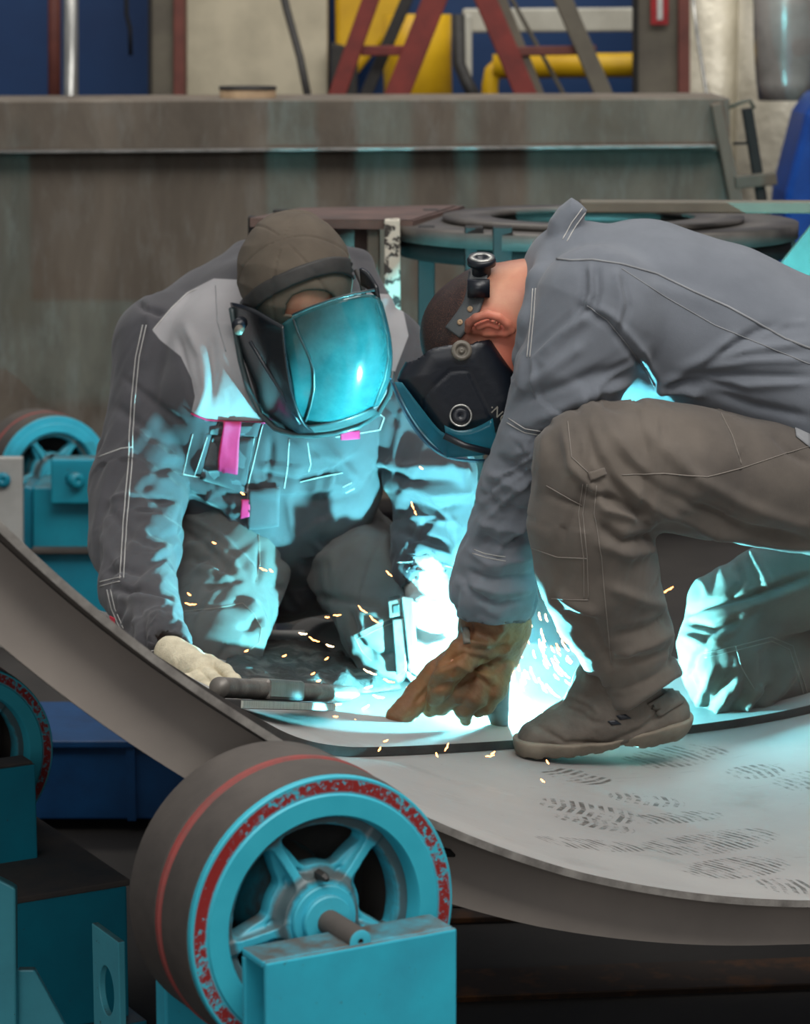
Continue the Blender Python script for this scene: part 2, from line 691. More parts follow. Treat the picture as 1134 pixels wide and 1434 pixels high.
def strokes(X, N, folds):
    """sculpting strokes: (polyline in photo pixels, half-width in pixels, height in metres)"""
    px = project(X)
    V = CAM - X
    V /= np.linalg.norm(V, axis=1, keepdims=True)
    face = np.clip(((N * V).sum(1) - .05) / .25, 0, 1)
    out = np.zeros(len(X))
    for poly, w, amp in folds:
        poly = np.array(poly, float)
        bb0, bb1 = poly.min(0) - 3 * w, poly.max(0) + 3 * w
        m = ((px > bb0) & (px < bb1)).all(1) & (face > 0)
        if not m.any():
            continue
        p = px[m]
        seg = np.linalg.norm(np.diff(poly, axis=0), axis=1)
        tot = seg.sum()
        d = np.full(len(p), 1e9)
        T = np.zeros(len(p))
        acc = 0
        for i in range(len(poly) - 1):
            e = poly[i + 1] - poly[i]
            tt = np.clip(((p - poly[i]) @ e) / (e @ e), 0, 1)
            dd = np.linalg.norm(p - poly[i] - tt[:, None] * e, axis=1)
            mm = dd < d
            d = np.where(mm, dd, d)
            T = np.where(mm, (acc + tt * seg[i]) / tot, T)
            acc += seg[i]
        taper = np.clip(np.minimum(T, 1 - T) * 5 + .25, 0, 1)
        out[m] += amp * taper * np.exp(-(d / w) ** 2) * face[m]
    return out


def bounds(chains, pad=.03):
    lo = np.min([((c[0] - c[1][:, None] * np.array([1, c[2], 1])).min(0)) for c in chains], 0) - pad
    hi = np.max([((c[0] + c[1][:, None] * np.array([1, c[2], 1])).max(0)) for c in chains], 0) + pad
    return lo, hi


def sculpt(name, f, lo, hi, h, mat, parent=None, disp=None, attrs=None):
    P, F, N = mesh_sdf(f, lo, hi, h)
    if disp is not None:
        P = P + N * disp(P, N)[:, None]
    o = link(name, P, F, mat, parent, True)
    if attrs:
        px = project(P)
        V = CAM - P
        facing = (N * V).sum(1)
        for an, polys in attrs.items():
            val = np.full(len(P), -99.)
            for poly in polys:
                val = np.maximum(val, -sd_poly2(px, poly))
            val = np.where(facing > -.3, val, -99.)
            at = o.data.attributes.new(an, 'FLOAT', 'POINT')
            at.data.foreach_set('value', val.astype(np.float32))
    return o


def bvh_of(*obs):
    V, F = [], []
    for o in obs:
        n = len(V)
        V += [v.co.copy() for v in o.data.vertices]
        F += [tuple(i + n for i in p.vertices) for p in o.data.polygons]
    return BVHTree.FromPolygons(V, F)


def hit(bvh, x, y):
    r = ray(x, y)
    d = Vector(r).normalized()
    loc, nor, idx, dist = bvh.ray_cast(Vector(CAM), d)
    if loc is None:
        return None, None
    if nor.dot(d) > 0:
        nor = -nor
    return np.array(loc), np.array(nor)


def thread(name, bvh, poly, rpx, mat, parent, lift=.0006, step=4):
    """a line of stitching or piping laid on a surface along photo pixels"""
    out = None
    for pl in (poly if isinstance(poly[0][0], (list, tuple)) else [poly]):
        pts = []
        for i in range(len(pl) - 1):
            a, b = np.array(pl[i], float), np.array(pl[i + 1], float)
            n = max(2, int(np.linalg.norm(b - a) / step))
            for k in range(n + (i == len(pl) - 2)):
                q = a + (b - a) * k / n
                p, nn = hit(bvh, *q)
                if p is not None:
                    pts.append(p + nn * lift)
        run = []
        for p in pts:
            if run and np.linalg.norm(p - run[-1]) > .03:
                if len(run) > 2:
                    out = MB().tube(run, rpx * .00125, 5).build(name, mat, parent, True)
                run = []
            run.append(p)
        if len(run) > 2:
            out = MB().tube(run, rpx * .00125, 5).build(name, mat, parent, True)
    return out


def badge(name, bvh, quad, mat, parent, lift=.002, th=.002, nx=8, ny=8):
    """a patch of cloth or plastic lying on a surface; quad = four pixels, clockwise from top left"""
    q = np.array(quad, float)
    V, F = [], []
    last = None
    for j in range(ny + 1):
        for i in range(nx + 1):
            s, tt = i / nx, j / ny
            p2 = (q[0] * (1 - s) + q[1] * s) * (1 - tt) + (q[3] * (1 - s) + q[2] * s) * tt
            p, n = hit(bvh, *p2)
            if p is None or (last is not None and np.linalg.norm(p - last[0]) > .09):
                p, n = last if last is not None else (U(p2[0], p2[1], 4.9), np.array([0, -1., 0]))
            last = (p, n)
            V.append(p + n * lift)
    for j in range(ny):
        for i in range(nx):
            a = j * (nx + 1) + i
            F.append((a, a + nx + 1, a + nx + 2, a + 1))
    o = link(name, V, F, mat, parent, True)
    m = o.modifiers.new('solid', 'SOLIDIFY')
    m.thickness = th
    m.offset = 1
    return o


def patch(name, rows, mat, parent, th=.003, sub=3):
    """a curved sheet through rows of (px, py, Y) points"""
    n = len(rows[0])
    V = [U(*p) for r in rows for p in r]
    F = [(j * n + i, (j + 1) * n + i, (j + 1) * n + i + 1, j * n + i + 1) for j in range(len(rows) - 1) for i in range(n - 1)]
    o = link(name, V, F, mat, parent, True)
    m = o.modifiers.new('sub', 'SUBSURF')
    m.levels = m.render_levels = sub
    m.boundary_smooth = 'PRESERVE_CORNERS'
    m = o.modifiers.new('solid', 'SOLIDIFY')
    m.thickness = th
    return o


ARC_E = 84000
SMOKE = .16
WORLD = .62
LAMP = 270
FRONT = 125
# ================================================================== SETTING
o = MB().box(-9, 9, 1.0, 14, -.2, 0).build('floor', 'floor')
structure(o)
o = MB().box(-9, 9, 13.0, 13.2, 0, 6).build('wall_back', 'wall_blue')
structure(o)
o = flat('trim_1', [(255, -260), (458, -260), (458, 330), (255, 330)], 12.2, .5, 'cream')
structure(o)


def column(x0, x1, x2, side, Y, label):
    e = empty('steel_column', U((x0 + x1) / 2, 240, Y), label, 'column')
    flat('web', [(x0, -260), (x1, -260), (x1, 300), (x0, 300)], Y, .06, 'column', e)
    if side > 0:
        flat('flange', [(x1, -260), (x2, -260), (x2, 300), (x1, 300)], Y - .05, .16, 'redbrown', e)
    flat('edge_strip', [(x0 - 5, -260), (x0, -260), (x0, 300), (x0 - 5, 300)], Y - .02, .1, 'steel_dark', e)
    return e


column(212, 243, 258, 1, 11.6, 'grey steel column with red-brown flange beside the cream wall panel')
column(893, 950, 966, 1, 11.0, 'wide grey steel column carrying the red sign')
e = empty('wall_sign', U(922, 20, 10.94), 'red rectangular sign with a white upright bar on the grey column', 'sign')
flat('sign_plate', [(911, -30), (936, -30), (936, 35), (911, 35)], 10.95, .01, 'sign_red', e)
flat('sign_bar', [(920, -20), (928, -20), (928, 28), (920, 28)], 10.945, .004, 'sign_white', e)

e = empty('galvanised_pipe', U(97, 240, 11.3), 'bright galvanised upright pipe before the blue wall at far left', 'pipe')
rod('pipe', [(99, -200, 11.3), (99, 615, 11.3)], 10.5, 'galv', e, 24)
rod('brown_post', [(76, -200, 11.5), (76, 300, 11.5)], 9, 'redbrown', e)['label'] = 'brown post behind the pipe'
o = rod('hanging_cable', [(176, -150, 12.3), (177, 20, 12.3), (182, 40, 12.3), (183, 78, 12.3)], 3, 'steel_dark')
tag(o, 'dark cable end hanging down the blue wall', 'cable')
o = rod('leaning_rod', [(384, -60, 11.2), (402, 15, 11.1), (420, 80, 10.9), (434, 150, 10.8)], 5.5, 'strap')
tag(o, 'dark rod leaning across the cream wall panel', 'rod')
o = rod('wire_rod', [(966, -40, 10.6), (976, 50, 10.5), (992, 150, 10.4), (1000, 655, 10.4)], 2.6, 'galv')
tag(o, 'thin grey wire slanting beside the column with the red sign', 'wire')

# trestles / step ladders behind the steel beam
def bar(name, a, b, w, Y, th, mat, parent):
    a, b = np.array(a, float), np.array(b, float)
    d = (b - a) / np.linalg.norm(b - a)
    n = np.array([-d[1], d[0]]) * w / 2
    return flat(name, [tuple(a + n), tuple(b + n), tuple(b - n), tuple(a - n)], Y, th, mat, parent, .004)


e = empty('step_ladder', U(520, 260, 10.6), 'red step ladder standing before the yellow machine, left of two', 'ladder')
bar('leg', (540, -60), (289, 648), 24, 10.6, .06, 'redladder', e)
bar('leg', (632, -60), (353, 648), 34, 10.5, .06, 'redladder', e)
bar('rung', (505, 71), (588, 71), 14, 10.62, .05, 'redladder', e)
bar('brace', (582, -30), (292, 648), 17, 10.75, .05, 'strap', e)
e = empty('step_ladder', U(760, 260, 10.7), 'grey and red step ladder standing before the yellow pipe, right of two', 'ladder')
bar('leg', (655, -60), (954, 648), 30, 10.6, .06, 'redladder', e)
bar('leg', (690, -20), (952, 648), 24, 10.66, .06, 'column', e)
bar('leg', (764, -60), (1065, 648), 25, 10.6, .06, 'column', e)
bar('rung', (720, 72), (835, 70), 13, 10.64, .05, 'redbrown', e)
bar('stay', (712, -10), (810, 170), 6, 10.8, .02, 'column', e)

e = empty('yellow_machine', U(610, 280, 11.6), 'yellow painted machine housing behind the red step ladder', 'machine')
m = MB()
c0 = U(590, 60, 12.0)
flat('housing', [(468, -80), (560, -80), (566, 20), (470, 145)], 12.3, .3, 'yellow', e, .02)
rod('drum', [(584, 20, 11.8), (584, 80, 11.8), (590, 260, 11.8)], 48, 'yellow', e, 32)
flat('guard', [(463, 60), (500, 70), (500, 200), (463, 200)], 12.0, .2, 'strap', e)
rod('hose', [(642, 20, 11.5), (643, 90, 11.5), (655, 118, 11.4), (672, 150, 11.4)], 9, 'strap', e)
e = empty('yellow_pipe', U(780, 92, 11.5), 'yellow horizontal pipe with elbow before the blue wall', 'pipe')
rod('pipe', [(690, 93, 11.5), (890, 91, 11.5), (960, 91, 11.5)], 17, 'yellow', e, 24)
rod('elbow', [(700, 92, 11.5), (690, 100, 11.5), (686, 120, 11.5), (686, 602, 11.5)], 12, 'yellow', e, 24)
e = empty('white_pipe', U(760, 30, 11.4), 'off-white square pipe running above the yellow one', 'pipe')
flat('crossbar', [(648, 12), (960, 10), (960, 44), (648, 46)], 11.9, .1, 'white_paint', e, .01)
flat('upright', [(647, 20), (661, 20), (661, 118), (647, 118)], 11.7, .06, 'white_paint', e, .01)

# wrapped ducts at the right
e = empty('wrapped_duct', U(1040, 280, 11.0), 'pale foil-wrapped upright duct at the far right', 'duct')
rod('duct_body', [(1000, -200, 12.0), (1002, 580, 12.0)], 46, 'foil', e, 40)
o = rod('wrapped_duct', [(1100, -200, 11.8), (1085, 590, 11.8)], 62, 'foil', None, 40)
tag(o, 'wide foil-wrapped duct right of the pale upright one', 'duct')
V, F = [], []
for j in range(9):
    for i in range(13):
        an = math.radians(-75 + 150 * i / 12)
        tt = j / 8
        p = U(1098 + (44 - 10 * tt ** 3) * math.sin(an), -60 + 200 * tt, 10.9)
        p[1] -= .13 * math.cos(an) + .02 * math.sin(tt * 5)
        V.append(p)
for j in range(8):
    for i in range(12):
        F.append((j * 13 + i, j * 13 + i + 1, (j + 1) * 13 + i + 1, (j + 1) * 13 + i))
MT['scoop'] = simple('scoop_metal', (206, 204, 198), .25, .35, c2=(150, 148, 142), scale=4)
o = link('metal_scoop', V, F, 'scoop', None, True)
md = o.modifiers.new('s', 'SOLIDIFY')
md.thickness = .012
tag(o, 'curved shiny metal guard plate hanging before the duct', 'guard')
o = flat('blue_drum', [(1150, 130), (1170, 130), (1170, 690), (1070, 690), (1100, 270), (1128, 160)], 10.2, .4, 'bluetarp', None, .03)
tag(o, 'blue sheeted drum at the right edge behind the metal ring', 'drum')
e = empty('metal_stand', U(1070, 300, 8.6), 'dark slanted metal stand right of the big steel beam', 'stand')
bar('post', (1047, 152), (1150, 790), 14, 8.6, .05, 'steel_dark', e)
bar('crossbar', (1030, 256), (1088, 250), 18, 8.58, .04, 'column', e)
rod('handle', [(1020, 150, 8.6), (1040, 142, 8.6), (1050, 140, 8.6), (1056, 152, 8.6)], 3, 'column', e)
rod('hook', [(1026, 201, 8.62), (1058, 200, 8.62)], 2, 'steel_dark', e)

# big steel beam
t = NT('mill_steel_beam')
v = t.obj()
st = t.noise(3.2, 7, .65, t.obj((1, 1, .35)), .6)
fine = t.noise(16, 7, .7, t.obj((1, 1, .25)))
col = t.mix(t.step(st, .3, .68), lin((86, 77, 67)), lin((130, 120, 107)))
col = t.mix(t.math('MULTIPLY', t.step(fine, .5, .72), .5), col, lin((140, 140, 134)))
col = t.mix(t.math('MULTIPLY', t.step(t.noise(2.3, 5, .6, v), .55, .75), .5), col, lin((96, 76, 56)))
sp = t.n('ShaderNodeSeparateXYZ')
t.set(sp.inputs[0], v)
MT['beam'] = t.done(col, .7, 0.0, fine, .2, .003)
e = empty('steel_beam', U(500, 700, 9.2), 'huge grey mill-steel box beam lying across the hall behind both welders', 'beam')
flat('upper_web', [(-220, 142), (1022, 137), (1022, 212), (-220, 216)], 9.06, .5, 'beam', e, .006)
flat('web', [(-220, 212), (1000, 204), (1030, 282), (1050, 700), (-220, 700)], 9.12, .45, 'beam', e, .006)
flat('ledge', [(-220, 213), (1001, 203), (1001, 207.5), (-220, 217)], 9.0, .12, 'steel', e, .002)
flat('end_plate', [(996, 147), (1010, 144), (1042, 282), (1050, 330), (1030, 330), (1022, 282)], 9.02, .5, 'beam', e, .004)
e['label'] = 'huge grey mill-steel beam lying across the hall behind both welders'
e = empty('paint_tin', U(347, 142, 9.4), 'low round pale wooden tub with dark rim standing on the steel beam', 'tub')
cc = U(347, 139, 9.25)
r0 = 39 * mpp(347, 143, 9.35)
Mx = Matrix.Translation(cc)
MB().lathe([(r0, -.04), (r0, .036), (r0 * .9, .036), (r0 * .9, -.04)]).build('tub', 'wood', e, True, Mx)
MB().lathe([(r0 * 1.02, .031), (r0 * 1.02, .042), (r0 * .86, .042), (r0 * .86, .031)]).build('rim', 'strap', e, True, Mx)
for px, h_ in ((448, 108), (606, 118)):
    pass

# ring frame between the beam and the welders
e = empty('ring_frame', U(820, 700, 6.3), 'dark steel ring frame on legs behind the bending welder', 'frame')
rc = U(830, 309, 6.25)
Mx = Matrix.Translation(rc)
MB().lathe([(.455, 0), (.455, -.032), (.30, -.032), (.30, 0)], 96).build('flange_ring', 'ringsteel', e, True, Mx)
MB().lathe([(.335, .012), (.335, 0.001), (.23, 0.001), (.23, .012)], 96).build('inner_ring', 'ringsteel', e, True, Mx)
MB().lathe([(.44, -.032), (.44, -.07), (.425, -.07), (.425, -.032)], 96).build('ring_skirt', 'steel_dark', e, True, Mx)
for px, w, Y in ((597, 24, 6.05), (664, 26, 5.9), (704, 28, 5.85), (880, 26, 5.85), (1066, 20, 6.3), (1107, 14, 6.4)):
    flat('leg', [(px - w / 2, 318), (px + w / 2, 318), (px + w / 2, 760), (px - w / 2, 760)], Y, .05, 'steel_dark', e)
bar('rail', (812, 290), (1180, 291), 17, 5.95, .05, 'column', e)
e = empty('bracket_frame', U(450, 700, 6.3), 'brown steel bracket frame with a flaking white post behind the capped welder', 'frame')
flat('top_plate', [(352, 306, 6.1), (575, 308, 6.1), (640, 287, 6.6), (420, 291, 6.6)], 6.2, .001, 'brownplate', e)
MB().prism([U(350, 305, 6.1), U(578, 309, 6.1), U(650, 288, 6.62), (U(420, 291, 6.62))], (0, 0, -.02)).build('top_slab', 'brownplate', e)
flat('back_panel', [(362, 318), (532, 318), (532, 700), (362, 700)], 6.3, .02, 'brownplate', e)
flat('post', [(347, 303), (361, 306), (361, 700), (347, 700)], 6.12, .05, 'steel_dark', e)
flat('post', [(514, 314), (531, 314), (531, 700), (514, 700)], 6.12, .05, 'column', e)
flat('white_post', [(538, 308), (560, 308), (562, 560), (538, 560)], 6.06, .05, 'flaking', e)['label'] = 'post with flaking white paint'
for x in (382, 592):
    flat('bolt_head', [(x, 294), (x + 22, 294), (x + 22, 300), (x, 300)], 6.4, .03, 'steel_dark', e)
o = flat('teal_panel', [(1180, 260), (1180, 480), (1090, 392), (1091, 372)], 5.6, .02, 'tealsheet', None)
tag(o, 'pale teal sheet standing at the right edge behind the bent back', 'sheet')

# ------------------------------------------------------------------ shell
seam_px = [(330, 1034), (390, 1036), (450, 1038), (560, 1040), (640, 1041), (720, 1040), (800, 1036), (880, 1027), (970, 1015), (1060, 1003), (1134, 991)]
STEP = .016
sa = sorted([shell_ab(onshell(x, y, RS - STEP))[::-1] for x, y in seam_px])
s_ang = [q[0] for q in sa]
s_a = [q[1] for q in sa]
co = np.polyfit(s_ang, s_a, 4)


def seam_at(an):
    an = min(max(an, s_ang[0]), s_ang[-1])
    return float(np.polyval(co, an))


t = NT('shell_plate')
sA, sB = t.attr('sa'), t.attr('sb')
cv = t.n('ShaderNodeCombineXYZ')
t.set(cv.inputs[0], sA)
t.set(cv.inputs[1], sB)
big = t.noise(2.2, 5, .6, cv.outputs[0])
col = t.mix(t.step(big, .3, .7), lin((150, 148, 146)), lin((166, 164, 161)))
sc = t.n('ShaderNodeMapping')
t.set(sc.inputs[0], cv.outputs[0])
sc.inputs['Rotation'].default_value = (0, 0, .5)
sc.inputs['Scale'].default_value = (9, 1.2, 1)
scr = t.step(t.noise(9, 8, .7, sc.outputs[0], .4), .62, .70)
col = t.mix(t.math('MULTIPLY', scr, .35), col, lin((112, 108, 104)))
spk = t.step(t.noise(130, 2, .5, cv.outputs[0]), .77, .79)
col = t.mix(spk, col, lin((62, 60, 58)))
mask = None
prints = [((765, 1078), (850, 1100), .05), ((750, 1120), (905, 1150), .06), ((775, 1140), (890, 1165), .04), ((850, 1115), (960, 1128), .04),
          ((880, 1072), (1010, 1048), .06), ((1020, 1088), (1095, 1078), .04), ((905, 1190), (1080, 1165), .05), ((960, 1222), (1095, 1205), .045),
          ((1090, 1105), (1180, 1085), .05), ((1060, 1238), (1180, 1250), .05), ((755, 1172), (900, 1185), .035), ((880, 1150), (1010, 1140), .03)]
nz = t.noise(26, 6, .75, cv.outputs[0])
for (h0, h1, wd) in prints:
    a0, b0 = shell_ab(onshell(*h0))
    a1, b1 = shell_ab(onshell(*h1))
    p0, p1 = np.array([a0, b0 * RS]), np.array([a1, b1 * RS])
    c = (p0 + p1) / 2
    d = p1 - p0
    L = np.linalg.norm(d) / 2
    d /= 2 * L
    da = t.math('SUBTRACT', sA, c[0])
    db = t.math('SUBTRACT', sB, c[1])
    u = t.math('ADD', t.math('MULTIPLY', da, d[0] / L), t.math('MULTIPLY', db, d[1] / L))
    w = t.math('ADD', t.math('MULTIPLY', da, -d[1] / wd), t.math('MULTIPLY', db, d[0] / wd))
    r2 = t.math('ADD', t.math('POWER', t.math('ABSOLUTE', u), 2.5), t.math('POWER', t.math('ABSOLUTE', w), 2.5))
    el = t.step(r2, 1.0, .8)
    tread = t.math('SINE', t.math('ADD', t.math('MULTIPLY', u, L * 420), t.math('MULTIPLY', t.math('ABSOLUTE', w), 3.0)))
    tread = t.step(tread, -.3, .1)
    m = t.math('MULTIPLY', el, t.math('MULTIPLY', tread, t.step(nz, .44, .56)))
    mask = m if mask is None else t.math('MAXIMUM', mask, m)
col = t.mix(t.math('MULTIPLY', mask, .9), col, lin((92, 88, 84)))
wet = t.step(t.noise(5.5, 5, .6, cv.outputs[0]), .56, .68)
ro = t.math('SUBTRACT', .64, t.math('MULTIPLY', wet, .22))
ro = t.math('SUBTRACT', ro, t.math('MULTIPLY', mask, .12))
MT['plate'] = t.done(col, ro, .12, t.noise(90, 4, .6, cv.outputs[0]), .08, .002)
MT['rib'] = simple('rib_steel', (146, 138, 131), .6, .05, c2=(166, 156, 147), scale=5, lo=.3, hi=.75, bscale=30, bstr=.15)
MT['plate_under'] = simple('shell_edge', (120, 116, 112), .5, .4, c2=(96, 92, 88))


MT['cutedge'] = simple('cut_plate_edge', (160, 156, 150), .45, .2, c2=(112, 108, 104), scale=30)


MT['seam_edge'] = simple('shaded_seam_edge', (58, 54, 52), .7, 0, c2=(36, 34, 33), scale=20)  # dark colour painted on the sheet edge stands in for shade in the seam gap


def sheet(name, afn0, afn1, r_in, th, ang0, ang1, na, nb, parent):
    V, F, ea, eb = [], [], [], []
    for k, r in enumerate((r_in, r_in + th)):
        for j in range(nb + 1):
            an = math.radians(ang0 + (ang1 - ang0) * j / nb)
            for i in range(na + 1):
                a = afn0(an) + (afn1(an) - afn0(an)) * i / na
                V.append(SH(a, an, r))
                ea.append(a)
                eb.append(an * RS)
    n = (na + 1) * (nb + 1)
    q = lambda j, i, k: k * n + j * (na + 1) + i
    mats = []
    for j in range(nb):
        for i in range(na):
            F.append((q(j, i, 0), q(j, i + 1, 0), q(j + 1, i + 1, 0), q(j + 1, i, 0)))
            mats.append(0)
            F.append((q(j, i, 1), q(j + 1, i, 1), q(j + 1, i + 1, 1), q(j, i + 1, 1)))
            mats.append(1)
    for j in range(nb):
        for i in (0, na):
            f = (q(j, i, 0), q(j + 1, i, 0), q(j + 1, i, 1), q(j, i, 1))
            F.append(f if i == 0 else f[::-1])
            mats.append(2)
    for i in range(na):
        for j in (0, nb):
            f = (q(j, i, 0), q(j, i, 1), q(j, i + 1, 1), q(j, i + 1, 0))
            F.append(f if j == 0 else f[::-1])
            mats.append(1)
    o = link(name, V, F, 'plate', parent)
    o.data.materials.append(MT['plate_under'])
    o.data.materials.append(MT['cutedge' if parent else 'seam_edge'])
    o.data.polygons.foreach_set('material_index', mats)
    for an_, val in (('sa', ea), ('sb', eb)):
        at = o.data.attributes.new(an_, 'FLOAT', 'POINT')
        at.data.foreach_set('value', val)
    sm = [m == 0 or True for m in mats]
    o.data.polygons.foreach_set('use_smooth', sm)
    o.data.set_sharp_from_angle(angle=math.radians(40))
    return o


shell = empty('curved_shell', SH(0, 0, RS), 'large curved grey steel shell section both welders kneel on', 'shell')
sheet('shell_plate', lambda a: 0.0, lambda a: seam_at(a) + .06, RS, .010, -64, 44, 10, 140, shell)
def far_end(a):
    q = min(max((a + .02) / .18, 0), 1)
    return 1.85 - .62 * q * q * (3 - 2 * q)


far = sheet('welded_sheet', seam_at, far_end, RS - STEP, STEP - .001, -64, 44, 12, 140, None)
tag(far, 'raised second steel sheet joined to the shell at the weld seam', 'sheet')
V, F = [], []
for j in range(141):
    an = math.radians(-64 + 108 * j / 140)
    r1 = RS + .10 - .022 * min(max((math.degrees(an) + 30) / 20, 0), 1)
    for a in (.05, .062):
        for r in (RS + .011, r1):
            V.append(SH(a, an, r))
for j in range(140):
    b, c = j * 4, j * 4 + 4
    F += [(b, c, c + 1, b + 1), (b + 1, c + 1, c + 3, b + 3), (b + 3, c + 3, c + 2, b + 2), (b + 2, c + 2, c, b)]
F += [(0, 1, 3, 2), (560, 562, 563, 561)]
o = link('stiffener_rib', V, F, 'rib', shell)
o['label'] = 'flat stiffening rib welded under the shell rim'
p = SH(.046, math.radians(-33), RS + .035)
wl = MB()
pts = [SH(.047, math.radians(-27.5 + 2.2 * i / 8), RS + .03 + .004 * i / 8) for i in range(9)]
wl.tube(pts, [.004 + .002 * math.sin(i * 2.1) for i in range(9)], 8).build('weld_bead', 'steel_dark', shell, True)

# ------------------------------------------------------------------ rotator wheels
t = NT('rim_paint')
v = t.obj()
sp = t.n('ShaderNodeSeparateXYZ')
t.set(sp.inputs[0], v)
rad = t.math('SQRT', t.math('ADD', t.math('MULTIPLY', sp.outputs[0], sp.outputs[0]), t.math('MULTIPLY', sp.outputs[1], sp.outputs[1])))
band = t.math('MULTIPLY', t.step(rad, .149, .152), t.step(rad, .1665, .1645))
nn = t.noise(105, 8, .8, v)
n2 = t.noise(6, 3, .5, v)
worn = t.step(t.math('ADD', nn, t.math('MULTIPLY', t.math('SUBTRACT', n2, .5), .5)), .43, .46)
base = t.mix(t.step(t.noise(10, 5, .6, v), .3, .75), lin((62, 186, 206)), lin((48, 168, 190)))
base = t.mix(t.step(t.noise(60, 5, .7, v), .70, .73), base, lin((190, 196, 190)))
col = t.mix(t.math('MULTIPLY', band, worn), base, lin((140, 40, 38)))
MT['rim'] = t.done(col, .42, 0, nn, .15, .002)
MT['spider'] = teal_paint('spoke_enamel', (66, 188, 210), dust=.7, grime=((.043, .056, .003), (.107, .13, .003)))
MT['hub'] = teal_paint('hub_enamel', (66, 188, 210), dust=.4)


def spider_sdf(X):
    x, y, z = X.T
    r = np.hypot(x, y) + 1e-9
    th = np.arctan2(y, x)
    disk = np.maximum(r - .121, np.abs(z + .040) - .007)
    rim = np.maximum(np.abs(r - .114) - .007, np.abs(z + .035) - .014)
    f = smin(disk, rim, .012)
    per = 2 * math.pi / 5
    off = math.radians(84)
    dt = (th - off + per / 2) % per - per / 2
    win = np.stack([np.abs(r - .083) - .014, np.abs(dt) * .082 - .029 - (r - .082) * .4], 1)
    dwin = np.linalg.norm(np.maximum(win, 0), axis=1) + np.minimum(win.max(1), 0) - .008
    lip = np.maximum(np.abs(dwin - .005) - .004, np.abs(z + .036) - .008)
    f = smin(f, lip, .008)
    f = smax(f, -dwin, .005)
    dr = (th - off) % per - per / 2
    perp = np.abs(r * np.sin(dr))
    top = -.012 - (r - .05) * .12
    rib = np.maximum(np.maximum(perp - .0055, np.maximum(r - .118, .035 - r)), np.maximum(z - top, -.046 - z))
    f = smin(f, rib, .010)
    hub = np.maximum(r - .05 + (z + .03) * .12, np.maximum(z + .008, -.15 - z))
    f = smin(f, hub, .012)
    return f


def make_wheel(label, M, group):
    e = bpy.data.objects.new('rotator_wheel', None)
    COL.objects.link(e)
    e.matrix_world = M
    e.empty_display_size = .1
    tag(e, label, 'wheel', group)

    def part(mb, n, mat, p=e):
        o = mb.build(n, mat, None, True)
        o.data.set_sharp_from_angle(angle=math.radians(35))
        o.parent = p
        return o
    part(MB().lathe([(.164, -.003), (.1705, -.010), (.172, -.03), (.172, -.074), (.168, -.079), (.168, -.090), (.172, -.095), (.172, -.165), (.165, -.172), (.118, -.172), (.118, -.045), (.15, -.012)], 96), 'tyre', 'rubber')
    part(MB().lathe([(.167, -.077), (.1735, -.081), (.1735, -.088), (.167, -.092)], 96), 'red_band', 'redring')
    part(MB().lathe([(.1695, -.012), (.1695, -.002), (.168, 0), (.149, 0), (.147, .0025), (.124, .0025), (.121, -.002), (.118, -.05), (.16, -.05)], 96), 'rim', 'rim')
    P, F, N = mesh_sdf(spider_sdf, (-.128, -.128, -.155), (.128, .128, .005), .0022)
    o = link('spoke_disc', P, F, 'spider', None, True)
    o.parent = e
    h = part(MB().lathe([(.0405, -.012), (.0405, -.001), (.039, .001), (.030, .001), (.030, -.004), (.02, -.012)], 64), 'hub_ring', 'hub')
    part(MB().lathe([(.0305, -.01), (.0305, .008), (.029, .010), (.008, .010), (.008, -.01)], 64), 'hub_cap', 'hub')
    part(MB().lathe([(.0001, -.12), (.0145, -.12), (.0145, .082), (.0125, .086), (.0035, .086), (.0035, .080), (.0001, .080)], 40), 'shaft', 'rubber')
    part(MB().lathe([(.0037, .0805), (.0134, .0864), (.012, .0872), (.0037, .0872)], 40), 'shaft_end', 'hub')
    n = MB()
    pp = [Vector((-.002, .052, -.012)), Vector((-.002, .052, .004)), Vector((-.001, .050, .009))]
    n.tube(pp, [.0065, .0055, .003], 6)
    part(n, 'grease_nipple', 'strap')
    for k in range(5):
        an = math.radians(84 + 20 + 72 * k)
    part(MB().lathe([(.155, -.128), (.155, -.134), (.05, -.134), (.05, -.128)], 48), 'back_disc', 'strap')
    return e


WC = onA(455, 1288, -.22)
wheel = make_wheel('big turquoise rotator wheel with worn red rim at bottom centre', frame(WC, BX, ZX, -AX), 'rotator wheels under the shell')


def copy_tree(o, parent=None):
    c = o.copy()
    COL.objects.link(c)
    if parent:
        c.parent = parent
    for chd in list(o.children):
        copy_tree(chd, c)
    return c


w2 = copy_tree(wheel)
w2.matrix_world = frame(U(-48, 1062, 4.9), BX, ZX, -AX)
w2['label'] = 'shaded turquoise rotator wheel cut by the left edge, below the shell rim'
w3 = copy_tree(wheel)
w3.matrix_world = frame(U(77, 664, 8.0), BX, ZX, -AX)
for chd in w3.children:
    if chd.name.startswith('rim'):
        chd.data = chd.data.copy()
        chd.data.materials[0] = MT['hub']
w3['label'] = 'small distant turquoise rotator wheel behind the kneeling welder, upper left'


def pf(org):                             # plate frame: x along B, y up, z toward the camera
    return frame(org, BX, ZX, -AX)


def stand(name, label, org, w, h, d, mat='teal', back=True):
    e = empty(name, org, label, 'stand')
    M = pf(org)
    MB().box(0, w, -h, 0, -.008, 0).build('front_plate', mat, e, M=M, bev=.003)
    MB().box(0, w, -.010, -.0, -d, -.008).build('top_plate', mat, e, M=M, bev=.003)
    if back:
        MB().box(0, w, -h, -.010, -d, -d + .008).build('back_plate', mat, e, M=M, bev=.002)
        MB().box(w * .45, w * .5, -h, -.010, -d + .008, -.008).build('inner_web', mat, e, M=M)
    return e


